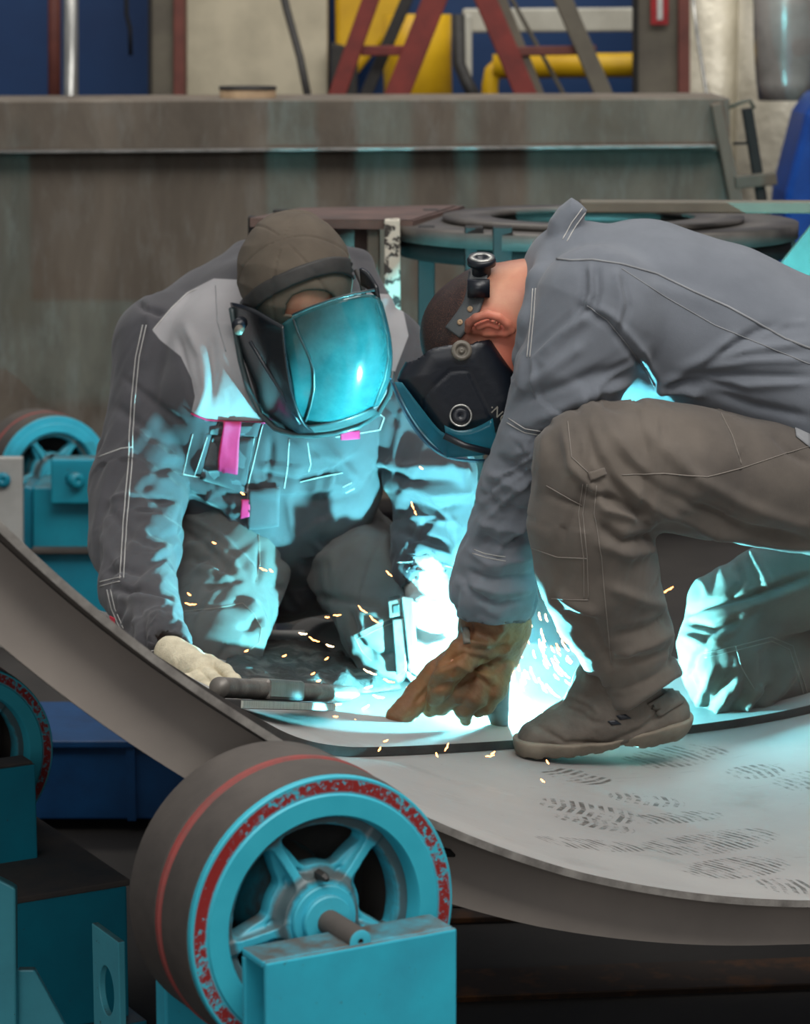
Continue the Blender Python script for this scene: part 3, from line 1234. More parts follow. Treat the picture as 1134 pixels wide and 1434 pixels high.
MT['teal_front'] = teal_paint('teal_stand_enamel', (52, 188, 212), dust=.7)
bo = onA(372, 1349, -.315)
st = stand('bearing_stand', 'turquoise bearing stand carrying the big wheel shaft at bottom centre', bo, .243, HC - (HC - bo[2]) - .02, .062, 'teal_front')
bo2 = onA(231, 1372, -.02)
o = MB().box(0, .12, -bo2[2] + .02, 0, -.03, 0).build('rear_support', 'teal_front', None, M=pf(bo2), bev=.003)
tag(o, 'turquoise rear support plate behind the big wheel tyre', 'support')
# left rotator
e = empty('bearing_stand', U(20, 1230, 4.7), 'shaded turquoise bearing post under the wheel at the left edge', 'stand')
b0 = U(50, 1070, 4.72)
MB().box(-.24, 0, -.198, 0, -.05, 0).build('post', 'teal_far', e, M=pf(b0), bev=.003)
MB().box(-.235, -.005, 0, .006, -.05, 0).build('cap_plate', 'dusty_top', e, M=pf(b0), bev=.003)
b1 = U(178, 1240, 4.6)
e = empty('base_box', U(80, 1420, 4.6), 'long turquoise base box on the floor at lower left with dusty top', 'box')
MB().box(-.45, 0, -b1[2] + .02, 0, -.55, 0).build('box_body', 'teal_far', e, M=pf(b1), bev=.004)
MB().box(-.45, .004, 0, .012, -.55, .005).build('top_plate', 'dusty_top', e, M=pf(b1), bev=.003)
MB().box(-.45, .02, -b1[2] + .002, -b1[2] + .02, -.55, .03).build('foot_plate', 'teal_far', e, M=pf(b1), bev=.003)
# nearest fork plates at the lower left
def plate_hole(name, org, w, h, d, mat, hole=None, parent=None, cut=None, flip=False):
    """an upright plate seen edge-on from the right; local z to camera"""
    n = 40
    outer = []
    pts = cut or [(0, -h), (w, -h), (w, 0), (0, 0)]
    M = pf(org)
    mb = MB()
    if hole is None:
        mb.prism([(x, y, 0) for x, y in pts], (0, 0, -d))
        return mb.build(name, mat, parent, M=M, bev=.002)
    cx, cy, hr, hy = hole
    ring_o, ring_i = [], []
    for k in range(n):
        an = 2 * math.pi * (k + .5) / n
        dx, dy = math.cos(an), math.sin(an)
        tx = ((w - cx) if dx > 0 else -cx) / dx if abs(dx) > 1e-6 else 9
        ty = ((-cy) if dy > 0 else (-h - cy)) / dy if abs(dy) > 1e-6 else 9
        s = min(tx, ty)
        ring_o.append((cx + dx * s, cy + dy * s))
        ring_i.append((cx + dx * hr, cy + dy * hy))
    for (cxx, cyy) in ((0, 0), (w, 0), (w, -h), (0, -h)):
        k = min(range(n), key=lambda q: (ring_o[q][0] - cxx) ** 2 + (ring_o[q][1] - cyy) ** 2)
        ring_o[k] = (cxx, cyy)
    V = [(x, y, 0) for x, y in ring_o] + [(x, y, 0) for x, y in ring_i] + [(x, y, -d) for x, y in ring_o] + [(x, y, -d) for x, y in ring_i]
    F = []
    for k in range(n):
        j = (k + 1) % n
        F += [(k, j, n + j, n + k), (2 * n + k, 3 * n + k, 3 * n + j, 2 * n + j), (k, 2 * n + k, 2 * n + j, j), (n + k, n + j, 3 * n + j, 3 * n + k)]
    mb.add(V, F)
    return mb.build(name, mat, parent, M=M, bev=.0015)


def AF(org):                            # plates parallel to the shell axis: x = -AX (towards the camera), y up, z = BX
    return frame(org, -AX, ZX, BX) if False else frame(org, AX, ZX, -BX)


MT['teal_near'] = teal_paint('teal_fork_enamel', (84, 190, 206), dust=.5)
e = empty('fork_bracket', U(60, 1430, 3.6), 'turquoise fork bracket with gusset cut by the lower left corner', 'bracket')
M = Matrix.Identity(4)
flat('upright_plate', [(-10, 1228), (14, 1240, ), (22, 1245), (24, 1758), (-10, 1758)], 3.7, .02, 'teal_near', e, .003)
flat('gusset', [(24, 1358), (48, 1358), (98, 1450), (98, 1756), (24, 1756)], 3.72, .015, 'teal_near', e, .003)
org = U(175, 1318, 3.7)
hp = plate_hole('lug_plate', org, .095, org[2], .010, 'teal_near', hole=(.046, -.085, .026, .036))
hp.matrix_world = frame(org, AX, ZX, np.cross(AX, ZX))
tag(hp, 'turquoise lug plate with an oval hole standing at lower left', 'plate')

# far left rotator stand
e = empty('bearing_stand', U(95, 860, 7.9), 'distant turquoise bearing housing with bolt in front of the small wheel', 'stand')
flat('bearing_plate', [(71, 642), (160, 642), (160, 706), (71, 706)], 7.72, .06, 'teal', e, .006)
flat('housing', [(46, 682), (165, 682), (165, 770), (46, 770)], 7.78, .3, 'teal', e, .006)
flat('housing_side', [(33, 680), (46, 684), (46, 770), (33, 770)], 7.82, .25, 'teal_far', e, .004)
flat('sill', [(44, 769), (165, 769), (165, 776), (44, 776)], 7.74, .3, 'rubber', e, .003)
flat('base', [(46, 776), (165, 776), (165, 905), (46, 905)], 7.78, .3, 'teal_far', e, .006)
bb = U(103, 671, 7.72)
MB().lathe([(.0001, -.02), (.021, -.02), (.021, .03), (.019, .034), (.0001, .034)], 32).build('bolt', 'teal', e, True, frame(bb, BX, ZX, -AX))
e = empty('grey_plate', U(15, 780, 7.6), 'pale grey upright plate with a small hole at the left edge', 'plate')
o = flat('plate_body', [(-40, 641), (31, 641), (32, 915), (-40, 915)], 7.5, .03, 'greyplate', e, .004)
hh = U(4, 672, 7.49)
MB().lathe([(.0001, 0), (.021, 0), (.021, .004), (.0001, .004)], 32).build('hole', 'teal_far', e, True, frame(hh, (1, 0, 0), ZX, (0, -1, 0)))

# things below the shell
e = empty('blue_beam', U(200, 1170, 5.7), 'dark blue box beam on the floor below the shell at left', 'beam')
b = U(60, 1042, 5.75)
Mx = Matrix.Translation(U(-60, 1042, 5.75))
hgt = U(-60, 1042, 5.75)[2]
MB().box(0, .62, 0, .3, -hgt + .03, 0).build('beam_body', 'blue_beam', e, M=Mx, bev=.004)
MB().box(0, .62, -.02, .32, -.004, .012).build('top_flange', 'blue_beam', e, M=Mx, bev=.003)
MB().box(.36, .378, -.012, 0, -hgt + .03, -.004).build('stiffener', 'blue_beam', e, M=Mx)
for k, (ya, Yb, lab) in enumerate(((1395, 4.72, 'rusty floor beam nearest the camera under the shell'), (1328, 5.15, 'dark floor beam just behind the rusty one under the shell'), (1290, 5.7, 'third dark floor beam furthest under the shell'))):
    e = empty('floor_beam', U(880, ya + 40, Yb), lab, 'beam', 'floor beams under the shell')
    z1 = U(880, ya, Yb)[2]
    xa, xb = -.15 if k else -.05, 1.6
    rot = Matrix.Rotation(math.radians(6), 4, 'Z')
    Mx = Matrix.Translation((0, Yb, 0)) @ rot
    MB().box(xa, xb, -.01, .13, z1 - .012, z1).build('top_flange', 'rust', e, M=Mx, bev=.002)
    MB().box(xa, xb, .05, .06, .012, z1 - .012).build('web', 'rust', e, M=Mx)
    MB().box(xa, xb, -.01, .13, 0.001, .012).build('bottom_flange', 'rust', e, M=Mx, bev=.002)

# ------------------------------------------------------------------ tools on the sheet
e = empty('screw_clamp', onshell(400, 985, RS - STEP), 'steel screw clamp with threaded spindle lying on the sheet', 'clamp')
def at(x, y, lift=0., R=RS - STEP):
    p = onshell(x, y, R)
    return p + np.array([0, 0, lift])
cp = at(385, 996)
c1, c2 = at(338, 999), at(437, 999)
c3 = at(485, 1001)
ex = (c3 - c1) / np.linalg.norm(c3 - c1)
ey = np.cross([0, 0, 1.], ex)
ey /= np.linalg.norm(ey)
ez = np.cross(ex, ey)
W = float((c2 - c1) @ ex)
c1 = c1 + ez * .004
Mx = frame(c1, ex, ey, ez)
MT['clampsteel'] = simple('clamp_steel', (120, 116, 110), .45, .4, c2=(88, 84, 80), scale=20)
bp = MB()
bp.prism([(0, 0, 0.002), (W, 0, 0.002), (W * 1.0, .02, .002), (W * .93, .06, .002), (0.0, .06, .002)], (0, 0, .013)).build('base_plate', 'steel_dark', e, M=Mx, bev=.002)
MT['edge_bright'] = simple('saw_cut_edge', (170, 172, 164), .4, .2, c2=(120, 126, 118), scale=60, stretch=(5, 1, .3), lo=.4, hi=.6)
MB().box(.0, W * .995, -.002, .001, .003, .0135).build('cut_edge', 'edge_bright', e, M=Mx)
MB().box(W * .42, W * .80, .022, .056, .015, .047).build('nut_block', 'clampsteel', e, M=Mx, bev=.006)
sc = MB()
prof = []
zz = 0.0
L = W * 1.55
while zz < L:
    prof += [(.0145, zz), (.0145, zz + .002), (.0115, zz + .004), (.0115, zz + .005)]
    zz += .0065
V, F = [], []
n = 24
for r, h_ in prof:
    for k in range(n):
        an = 2 * math.pi * k / n
        V.append((h_, r * math.cos(an), r * math.sin(an)))
for i in range(len(prof) - 1):
    for k in range(n):
        F.append((i * n + k, i * n + (k + 1) % n, (i + 1) * n + (k + 1) % n, (i + 1) * n + k))
F += [tuple(range(n - 1, -1, -1)), tuple((len(prof) - 1) * n + k for k in range(n))]
link('threaded_spindle', V, F, 'clampsteel', e, True, Mx @ Matrix.Translation((W * .04, .038, .030)))
MB().lathe([(.0001, 0), (.011, 0), (.011, .07), (.0001, .07)], 24).build('spindle_end', 'steel', e, True, Mx @ Matrix.Translation((W * .04 + L, .038, .030)) @ Matrix.Rotation(math.pi / 2, 4, 'Y'))
# kneeling mat
V, F = [], []
nx, ny = 46, 22
pA, pB, pC, pD = at(300, 955), at(560, 968), at(520, 905), at(330, 895)
for j in range(ny + 1):
    for i in range(nx + 1):
        s, q = i / nx, j / ny
        p = (pA * (1 - s) + pB * s) * (1 - q) + (pD * (1 - s) + pC * s) * q
        a_, an_ = shell_ab(p)
        x = np.array([[s * 9, q * 5, 1.3], [s * 21, q * 12, 5.1]])
        nv = vnoise(x)
        edgef = min(1, min(s, 1 - s, q, 1 - q) * 9)
        V.append(SH(a_ + .02 * (nv[0] - .5), an_, RS - STEP - .006 - (.022 * nv[0] ** 2 + .012 * nv[1]) * edgef))
for j in range(ny):
    for i in range(nx):
        a = j * (nx + 1) + i
        F.append((a, a + 1, a + nx + 2, a + nx + 1))
o = link('kneeling_mat', V, F, 'cardboard', None, True)
md = o.modifiers.new('s', 'SOLIDIFY')
md.thickness = .004
md.offset = -1
tag(o, 'crumpled dark kneeling mat under the capped welder', 'mat')
# ================================================================== LEFT WELDER (kneeling, cap and flip screen)
HV = .0045
base = onshell(420, 950, RS - STEP)
PL = empty('person', base, 'kneeling welder in a brown cap and teal face screen, leaning forward', 'person')


def shrink(chains, d):
    return [(c[0], np.maximum(c[1] - d, c[1] * .45), c[2]) for c in chains]


DY = .16                                 # how much further back the torso sits
tor = ch([(392, 752, 5.25, 112), (392, 690, 5.19, 124), (398, 610, 5.17, 134), (402, 540, 5.18, 136), (398, 470, 5.24, 122)], .78)
shl = ch([(233, 486, 5.12 + DY, 74), (330, 458, 5.14 + DY, 88), (440, 460, 5.16 + DY, 88), (522, 494, 5.14 + DY, 70)])
trap = ch([(300, 440, 5.2 + DY, 66), (360, 420, 5.22 + DY, 78), (450, 425, 5.22 + DY, 76)])
armL = ch([(232, 486, 5.08 + DY, 72), (216, 570, 5.17, 62), (194, 680, 5.09, 65), (190, 760, 4.97, 60), (193, 820, 4.82, 50), (206, 855, 4.71, 43), (228, 900, 4.52, 36), (240, 918, 4.48, 32)])
armR = ch([(540, 505, 5.12 + DY, 64), (575, 588, 5.04 + DY, 68), (604, 665, 4.98 + DY, 61), (603, 735, 5.13, 49), (592, 792, 5.06, 43), (588, 808, 5.04, 42)])
skirt = ch([(290, 705, 5.19, 50), (350, 715, 5.115, 40), (430, 712, 5.11, 40), (490, 690, 5.17, 40)])
bulge = ch([(305, 485, 5.17, 70), (292, 560, 5.12, 72), (300, 640, 5.14, 60)])
jl = [tor, shl, trap, armL, armR]
colr = ch([(318, 480, 5.03 + DY, 20), (318, 400, 5.12 + DY, 24), (345, 362, 5.24 + DY, 24), (420, 348, 5.30 + DY, 24), (500, 372, 5.24 + DY, 22), (530, 430, 5.12 + DY, 20), (512, 500, 5.02 + DY, 18)])


def fj(X):
    f = union(X, [tor, shl, trap, bulge], .045)
    f = smin(f, sd_chain(X, armL), .022)
    f = smin(f, sd_chain(X, armR), .022)
    f = smin(f, sd_chain(X, skirt), .03)
    f = smin(f, sd_chain(X, colr), .012)
    cuffL = ch([(236, 910, 4.465, 26), (252, 940, 4.44, 28)])
    cuffR = ch([(592, 800, 5.035, 33), (590, 840, 5.02, 36)])
    f = smax(f, -sd_chain(X, cuffL), .004)
    f = smax(f, -sd_chain(X, cuffR), .004)
    return f


FJ = [  # creases and folds: (photo polyline, half-width, height)
    ([(260, 455), (282, 500), (288, 545), (275, 585)], 7, .010), ([(296, 470), (300, 520), (295, 560)], 6, -.008), ([(248, 470), (262, 520), (272, 560)], 5, -.006),
    ([(187, 415), (205, 435), (230, 440)], 5, -.010), ([(205, 425), (212, 470), (200, 520)], 7, .006), ([(175, 530), (230, 575), (262, 597)], 6, -.007), ([(165, 570), (215, 612), (255, 628)], 8, -.009),
    ([(180, 590), (230, 640), (256, 640)], 6, .007), ([(178, 625), (225, 655), (256, 652)], 6, -.007), ([(200, 668), (232, 675), (252, 690)], 6, .008), ([(196, 690), (225, 700), (250, 702)], 5, -.010),
    ([(150, 700), (185, 696), (212, 690)], 5, .007), ([(150, 712), (180, 745), (210, 770)], 8, -.007), ([(190, 720), (222, 728), (246, 745)], 6, .008), ([(205, 742), (232, 752), (245, 765)], 5, -.008),
    ([(180, 760), (215, 775), (240, 775)], 6, .006), ([(150, 800), (200, 800), (240, 775)], 6, -.009), ([(140, 745), (165, 790), (175, 820)], 8, .006), ([(160, 826), (205, 828), (248, 842)], 5, -.012),
    ([(165, 840), (205, 842), (246, 852)], 6, .007), ([(200, 852), (200, 890), (205, 920)], 6, -.008), ([(225, 850), (218, 885), (208, 915)], 6, .008), ([(185, 880), (205, 862), (222, 860)], 5, .006), ([(215, 900), (240, 880), (250, 870)], 5, -.006),
    ([(515, 545), (545, 575), (560, 600)], 7, -.007), ([(520, 640), (560, 655), (620, 655), (655, 660)], 7, .010), ([(530, 655), (575, 672), (640, 672)], 6, -.010), ([(560, 680), (600, 690), (655, 690)], 6, .009),
    ([(565, 700), (610, 712), (650, 705)], 5, -.008), ([(570, 720), (605, 730), (645, 730)], 6, .008), ([(585, 690), (625, 730), (640, 770)], 5, -.008), ([(560, 745), (600, 755), (632, 765)], 6, -.008), ([(570, 760), (605, 772), (632, 782)], 5, .006),
    ([(615, 640), (640, 660), (655, 700)], 7, .007), ([(540, 700), (545, 740), (560, 770)], 8, .006), ([(555, 782), (595, 780), (632, 790)], 4, -.004),
    ([(262, 672), (300, 700), (345, 708)], 6, .007), ([(258, 690), (310, 722), (350, 735)], 5, -.008), ([(355, 660), (420, 672), (490, 655)], 5, -.009), ([(260, 664), (310, 676), (350, 680)], 4, -.008), ([(352, 680), (420, 690), (500, 672)], 7, .006),
    ([(395, 690), (440, 700), (500, 690)], 6, -.006), ([(380, 615), (378, 650), (372, 678)], 4, -.005), ([(290, 600), (283, 640), (280, 660)], 5, .004), ([(410, 615), (440, 640), (480, 640)], 7, .006), ([(430, 625), (470, 655), (500, 640)], 6, -.008),
    ([(455, 620), (480, 650), (500, 670)], 6, .006), ([(300, 610), (296, 650), (300, 668)], 4, -.005), ([(345, 610), (352, 650), (362, 680)], 5, .005),
]


def dj(P, N):
    d = limb_folds(P, N, armL, [.002, .004, .009, .009, .009, .008, .006, .002], 19, 1.4, 3.2, 4.0)
    d += limb_folds(P, N, armR, [.002, .006, .011, .010, .005, .002], 20, 1.4, 3.0, 9.0)
    d += limb_folds(P, N, tor, [.006, .008, .004, .002, .001], 16, 2.0, 5, 2.0, reach=.05)
    return d + strokes(P, N, FJ)


yk1 = [(213, 462), (240, 430), (262, 409), (299, 390), (340, 392), (345, 480), (420, 560), (415, 598), (373, 590), (289, 587), (268, 577), (273, 556), (268, 530), (253, 499), (224, 476)]
yk2 = [(500, 410), (545, 412), (563, 428), (572, 470), (556, 512), (545, 545), (548, 558), (520, 575), (480, 596), (470, 560), (500, 480)]
lo, hi = bounds(jl + [colr])
JL = sculpt('jacket', fj, lo, hi, HV, 'jacket_l', PL, dj, {'yoke': [yk1, yk2]})

pel = ch([(385, 770, 5.27, 104), (420, 760, 5.28, 104)], .8)
thL = ch([(330, 765, 5.17, 86), (312, 850, 5.02, 72), (303, 905, 4.93, 62), (303, 915, 4.95, 58)])
shL = ch([(306, 915, 4.98, 52), (330, 900, 5.35, 46), (345, 885, 5.6, 42)])
thR = ch([(445, 765, 5.30, 90), (482, 776, 5.24, 76), (505, 815, 5.12, 62)])
knR = ch([(505, 800, 5.12, 62), (528, 880, 4.97, 50), (540, 918, 4.96, 42)])
shR = ch([(536, 920, 5.0, 40), (470, 912, 5.28, 40), (440, 905, 5.5, 40)])
flap = ch([(345, 868, 4.93, 22), (352, 890, 4.92, 20), (322, 925, 4.90, 18)])


def ft(X):
    f = union(X, [pel], .03)
    for c in (thL, thR):
        f = smin(f, sd_chain(X, c), .03)
    for c in (shL, knR, shR, flap):
        f = smin(f, sd_chain(X, c), .016)
    return smax(f, RS - STEP - np.hypot(((X - O0) @ BX) - CB, X[:, 2] - CZ) - 1e9, .01)


FT = [([(255, 720), (300, 745), (345, 790), (362, 812)], 6, .009), ([(252, 740), (290, 765), (330, 805)], 6, -.009), ([(258, 770), (290, 760), (325, 790), (340, 820)], 7, .009), ([(262, 785), (290, 782), (322, 808)], 5, -.008),
      ([(275, 800), (305, 800), (330, 822)], 6, .008), ([(285, 825), (315, 818), (340, 812)], 5, -.008), ([(250, 855), (300, 852), (345, 842)], 4, -.004), ([(345, 842), (365, 862), (370, 890)], 8, .010), ([(330, 880), (350, 880), (362, 862)], 5, -.008),
      ([(300, 930), (320, 905), (345, 905)], 5, -.007), ([(365, 760), (362, 800), (358, 820)], 5, -.008), ([(400, 760), (440, 745), (500, 700)], 7, .006), ([(380, 790), (440, 760), (505, 715)], 6, -.007), ([(400, 800), (460, 780), (520, 740)], 8, .006),
      ([(370, 820), (440, 835), (540, 850)], 6, -.008), ([(488, 850), (500, 890), (520, 920)], 5, -.008), ([(495, 890), (540, 868), (560, 862)], 5, .006), ([(500, 912), (540, 918), (565, 910)], 4, -.008), ([(490, 925), (520, 945), (560, 935)], 6, .006)]


def dt(P, N):
    d = limb_folds(P, N, thL, [.003, .005, .004, .002], 14, 1.2, 3, 14.0) + limb_folds(P, N, thR, [.004, .007, .006], 15, 1.3, 4, 21.0)
    d += limb_folds(P, N, knR, [.003, .004, .004], 18, 1.5, 3, 5.0)
    return d + strokes(P, N, FT)


lo, hi = bounds([pel, thL, shL, thR, knR, shR])
TL = sculpt('trousers', ft, lo, hi, HV, 'trouser_l', PL, dt)
# boots behind the knees
bootb = [ch([(352, 905, 5.55, 40), (372, 915, 5.75, 36)]), ch([(445, 915, 5.45, 40), (420, 918, 5.62, 38), (395, 905, 5.7, 34)])]
for c in bootb:
    lo, hi = bounds([c])
    sculpt('boot', lambda X, c=c: sd_chain(X, c), lo, hi, .006, 'black', PL)

# ---- head and body
hc = U(418, 402, 5.06)
hf = np.array([.20, -.70, -.68])
hf /= np.linalg.norm(hf)
hu = np.array([-.16, -.68, .66])
hu -= hf * (hf @ hu)
hu /= np.linalg.norm(hu)
hr = np.cross(hf, hu)


def head_sdf(Xw, c, f_, u_, r_, sc=1.0):
    """head: skull, jaw, brow, nose, eye sockets, lips, ears, in head axes"""
    D = (Xw - c) / sc
    x, y, z = D @ r_, D @ f_, D @ u_
    Q = np.stack([x, y, z], 1)

    def ell(cx, cy, cz, a, b, c_):
        q = np.stack([(x - cx) / a, (y - cy) / b, (z - cz) / c_], 1)
        l = np.linalg.norm(q, axis=1)
        return (l - 1) * min(a, b, c_)

    def cap_(p0, p1, r0, r1):
        p0, p1 = np.array(p0), np.array(p1)
        ab = p1 - p0
        tt = np.clip(((Q - p0) @ ab) / (ab @ ab), 0, 1)
        return np.linalg.norm(Q - p0 - tt[:, None] * ab, axis=1) - (r0 + (r1 - r0) * tt)
    f = ell(0, -.004, .035, .080, .101, .088)
    f = smin(f, ell(0, .025, -.05, .058, .068, .075), .03)
    f = smin(f, ell(0, .062, -.102, .026, .024, .020), .03)
    f = smin(f, cap_((-.04, .082, .022), (.04, .082, .022), .012, .012), .016)
    f = smin(f, cap_((0, .088, .012), (0, .118, -.036), .009, .014), .010)
    f = smin(f, cap_((-.013, .102, -.040), (.013, .102, -.040), .008, .008), .008)
    for s in (-1, 1):
        f = smax(f, -ell(s * .032, .098, .000, .018, .016, .012), .012)
        f = smin(f, ell(s * .032, .082, .000, .014, .014, .011), .003)
        f = smin(f, ell(s * .045, .062, -.03, .022, .02, .02), .02)
    f = smin(f, cap_((-.022, .092, -.068), (.022, .092, -.068), .007, .007), .008)
    f = smin(f, cap_((-.019, .090, -.079), (.019, .090, -.079), .007, .007), .006)
    for s in (-1, 1):
        ear = ell(s * .080, -.012, -.008, .012, .022, .034)
        ear = smax(ear, -ell(s * .090, -.008, -.004, .010, .013, .022), .004)
        f = smin(f, ear, .006)
    return f * sc


nk = ch([(415, 420, 5.12, 58), (405, 455, 5.22 + DY, 62)])
HLH = [  # knit glove of the resting hand (image left): palm, four fingers, thumb
    ch([(240, 914, 4.46, 24), (262, 930, 4.42, 26), (284, 943, 4.37, 24)]),
    ch([(292, 928, 4.39, 12.5), (314, 941, 4.35, 11), (328, 954, 4.31, 10), (337, 966, 4.27, 9)]),
    ch([(286, 943, 4.36, 12.5), (306, 959, 4.30, 11), (318, 971, 4.26, 10), (327, 984, 4.23, 9)]),
    ch([(274, 952, 4.34, 13), (292, 968, 4.29, 11), (304, 980, 4.25, 9.5)]),
    ch([(262, 954, 4.34, 12), (278, 970, 4.30, 10), (288, 980, 4.27, 8.5)]),
    ch([(262, 920, 4.44, 12), (284, 926, 4.43, 11), (300, 938, 4.41, 9.5)]),
]
HRH = [  # white glove of the raised hand (image right), closed round a steel bar
    ch([(592, 800, 5.035, 32), (602, 835, 5.010, 34), (606, 870, 4.980, 36), (604, 890, 4.970, 34)]),
    ch([(586, 842, 4.970, 13), (572, 852, 4.920, 12), (566, 872, 4.905, 10.5), (572, 888, 4.905, 9)]),
    ch([(628, 880, 4.960, 13), (622, 905, 4.920, 12.5), (600, 912, 4.895, 11.5), (584, 905, 4.905, 10)]),
    ch([(624, 894, 4.965, 13), (617, 919, 4.920, 12.5), (596, 926, 4.900, 11.5), (581, 919, 4.910, 10)]),
    ch([(616, 906, 4.970, 13), (609, 930, 4.930, 12), (591, 939, 4.910, 11), (578, 932, 4.915, 9.5)]),
    ch([(606, 914, 4.980, 12), (600, 938, 4.950, 11), (585, 949, 4.930, 10), (575, 943, 4.930, 8.5)]),
]


def fb(X):
    f = head_sdf(X, hc, hf, hu, hr, 1.0)
    f = smin(f, sd_chain(X, nk), .03)
    f = smin(f, union(X, shrink([tor, shl, trap], .022), .04), .03)
    for c in shrink([armL, armR, pel, thL, thR, knR, shL, shR], .018):
        f = smin(f, sd_chain(X, c), .02)
    for c in shrink(HLH, .0035) + shrink(HRH, .0035):
        c = (c[0], np.minimum(c[1], .03), c[2])
        f = smin(f, sd_chain(X, c, .004), .004)
    return f


lo, hi = bounds(jl + [pel, thL, shL, knR, shR] + HLH + HRH, .06)
BL = sculpt('body', fb, lo, hi, .0055, 'skin', PL, None, {'hair': [[(0, 0), (1, 0), (1, 1)]], 'flush': [[(310, 410), (345, 410), (345, 450), (310, 450)]]})


def glove(name, chains, mat, parent, label, folds=None, k=.005, h=.0022, amp=0.):
    def f(X):
        o = None
        for c in chains:
            d = sd_chain(X, c, .006)
            o = d if o is None else smin(o, d, k)
        return o
    lo, hi = bounds(chains, .015)

    def disp(P, N):
        d = np.zeros(len(P))
        if amp:
            d += amp * (1 - np.abs(2 * vnoise(P * 55) - 1) - .5) + amp * .4 * (vnoise(P * 150) - .5)
        if folds:
            d += strokes(P, N, folds)
        return d
    o = sculpt(name, f, lo, hi, h, mat, parent, disp)
    o['label'] = label
    return o


glove('glove', HLH, 'knit', PL, 'cream knitted glove resting on the shell', None, .0025, .002, .0012)
glove('glove', HRH, 'whiteglove', PL, 'white glove gripping the steel bar', None, .005, .0022, .0015)

# ---- cap
def cap_sdf(X):
    D = X - hc
    x, y, z = D @ hr, D @ hf, D @ hu
    q = np.stack([x / .104, (y + .008) / .116, (z - .030) / .108], 1)
    f = (np.linalg.norm(q, axis=1) - 1) * .09
    f = smax(f, -(z + .012 + .0 * y), .006)
    q = np.stack([x / .092, (y + .008) / .104, (z - .030) / .096], 1)
    inn = (np.linalg.norm(q, axis=1) - 1) * .08
    f = smax(f, -inn, .004)
    hd = sd_poly2(project(X), [(398, 440), (400, 426), (410, 414), (428, 406), (446, 405), (462, 410), (474, 422), (440, 436), (415, 442)]) * .0013
    f = smax(f, -np.where(X[:, 1] < hc[1] - .03, hd, .05), .003)
    # peak pointing back
    pk = np.stack([x / .07, (y + .125) / .055, (z - .004) / .010], 1)
    f = smin(f, (np.linalg.norm(pk, axis=1) - 1) * .01, .006)
    return f


def cap_disp(P, N):
    D = P - hc
    x, y, z = D @ hr, D @ hf, D @ hu
    an = np.arctan2(y, x)
    s = np.abs((an / (math.pi / 3) + .5) % 1 - .5)
    d = -.0022 * np.exp(-(s / .035) ** 2) * (z > .03)
    d += .0035 * (vnoise(P * 22) - .5) + .003 * (1 - np.abs(2 * vnoise(P * np.array([14, 14, 30])) - 1) - .5)
    return d


CAPO = sculpt('cap', cap_sdf, hc - .2, hc + .2, .003, 'cap', PL, cap_disp)
bvc = bvh_of(CAPO, BL)
MB_ = None
# ---- face shield, built as curved sheets
HEL = patch('welding_helmet', [
    [(322, 424, 5.050), (352, 430, 4.950), (374, 444, 4.920), (395, 456, 4.878)],
    [(332, 470, 5.060), (358, 486, 4.950), (380, 500, 4.910), (400, 512, 4.869)],
    [(341, 520, 5.070), (366, 536, 4.980), (388, 548, 4.910), (408, 556, 4.876)],
    [(356, 565, 5.050), (380, 578, 4.980), (400, 588, 4.925), (424, 598, 4.904)],
    [(376, 594, 5.040), (398, 603, 4.975), (418, 608, 4.952), (440, 606, 4.933)]], 'helmet_l', PL, .004)
HEL['label'] = 'black flip-up welding helmet with teal screen'
VIS = patch('visor', [
    [(393, 455, 4.899), (410, 442, 4.862), (466, 420, 4.797), (524, 407, 4.822), (536, 424, 4.903)],
    [(400, 495, 4.888), (424, 482, 4.858), (480, 466, 4.794), (538, 450, 4.828), (548, 468, 4.920)],
    [(408, 535, 4.892), (440, 520, 4.870), (490, 506, 4.815), (544, 494, 4.850), (551, 505, 4.934)],
    [(413, 565, 4.909), (440, 556, 4.894), (486, 545, 4.850), (540, 530, 4.874), (546, 538, 4.947)],
    [(418, 592, 4.938), (427, 597, 4.931), (474, 590, 4.897), (520, 572, 4.915), (530, 568, 4.958)]], 'screen', HEL, .003)
VIS['label'] = 'see-through teal screen'
MT['rimteal'] = simple('rim_plastic', (60, 74, 76), .3)
rimp = [(324, 432, 5.040), (331, 470, 5.060), (337, 505, 5.050), (348, 545, 5.030), (364, 580, 5.030), (386, 601, 4.980), (412, 609, 4.957), (440, 610, 4.954), (470, 606, 4.943), (502, 597, 4.949), (528, 580, 4.973), (545, 552, 4.982), (549, 520, 4.980)]
rimo = rod('rim', rimp, 4.2, 'rimteal', HEL, 10)
rod('top_rail', [(410, 441, 4.856), (438, 429, 4.815), (466, 419, 4.793), (496, 411, 4.801), (524, 406, 4.818)], 2.0, 'rimteal', HEL, 8)
patch('chin_panel', [[(425, 598, 4.925), (452, 595, 4.909), (486, 587, 4.901), (523, 572, 4.920)], [(432, 606, 4.938), (455, 606, 4.928), (490, 598, 4.925), (532, 580, 4.953)]], 'rimteal', HEL, .003, 2)
patch('side_shell', [[(503, 376, 4.935), (514, 380, 4.916), (526, 402, 4.895)], [(505, 400, 4.944), (516, 405, 4.906), (530, 420, 4.892)]], 'helmet_l', HEL, .006, 2)
rod('crease_bar', [(350, 478, 4.930), (372, 515, 4.935), (395, 550, 4.906), (420, 594, 4.910)], 2.6, 'black', HEL, 8)
rod('pivot_knob', [(338, 452, 4.950), (333, 456, 4.910)], 9, 'black', HEL, 20)
rod('pivot_nut', [(336, 460, 4.920), (334, 463, 4.890)], 6.5, 'knob_grey', HEL, 16)
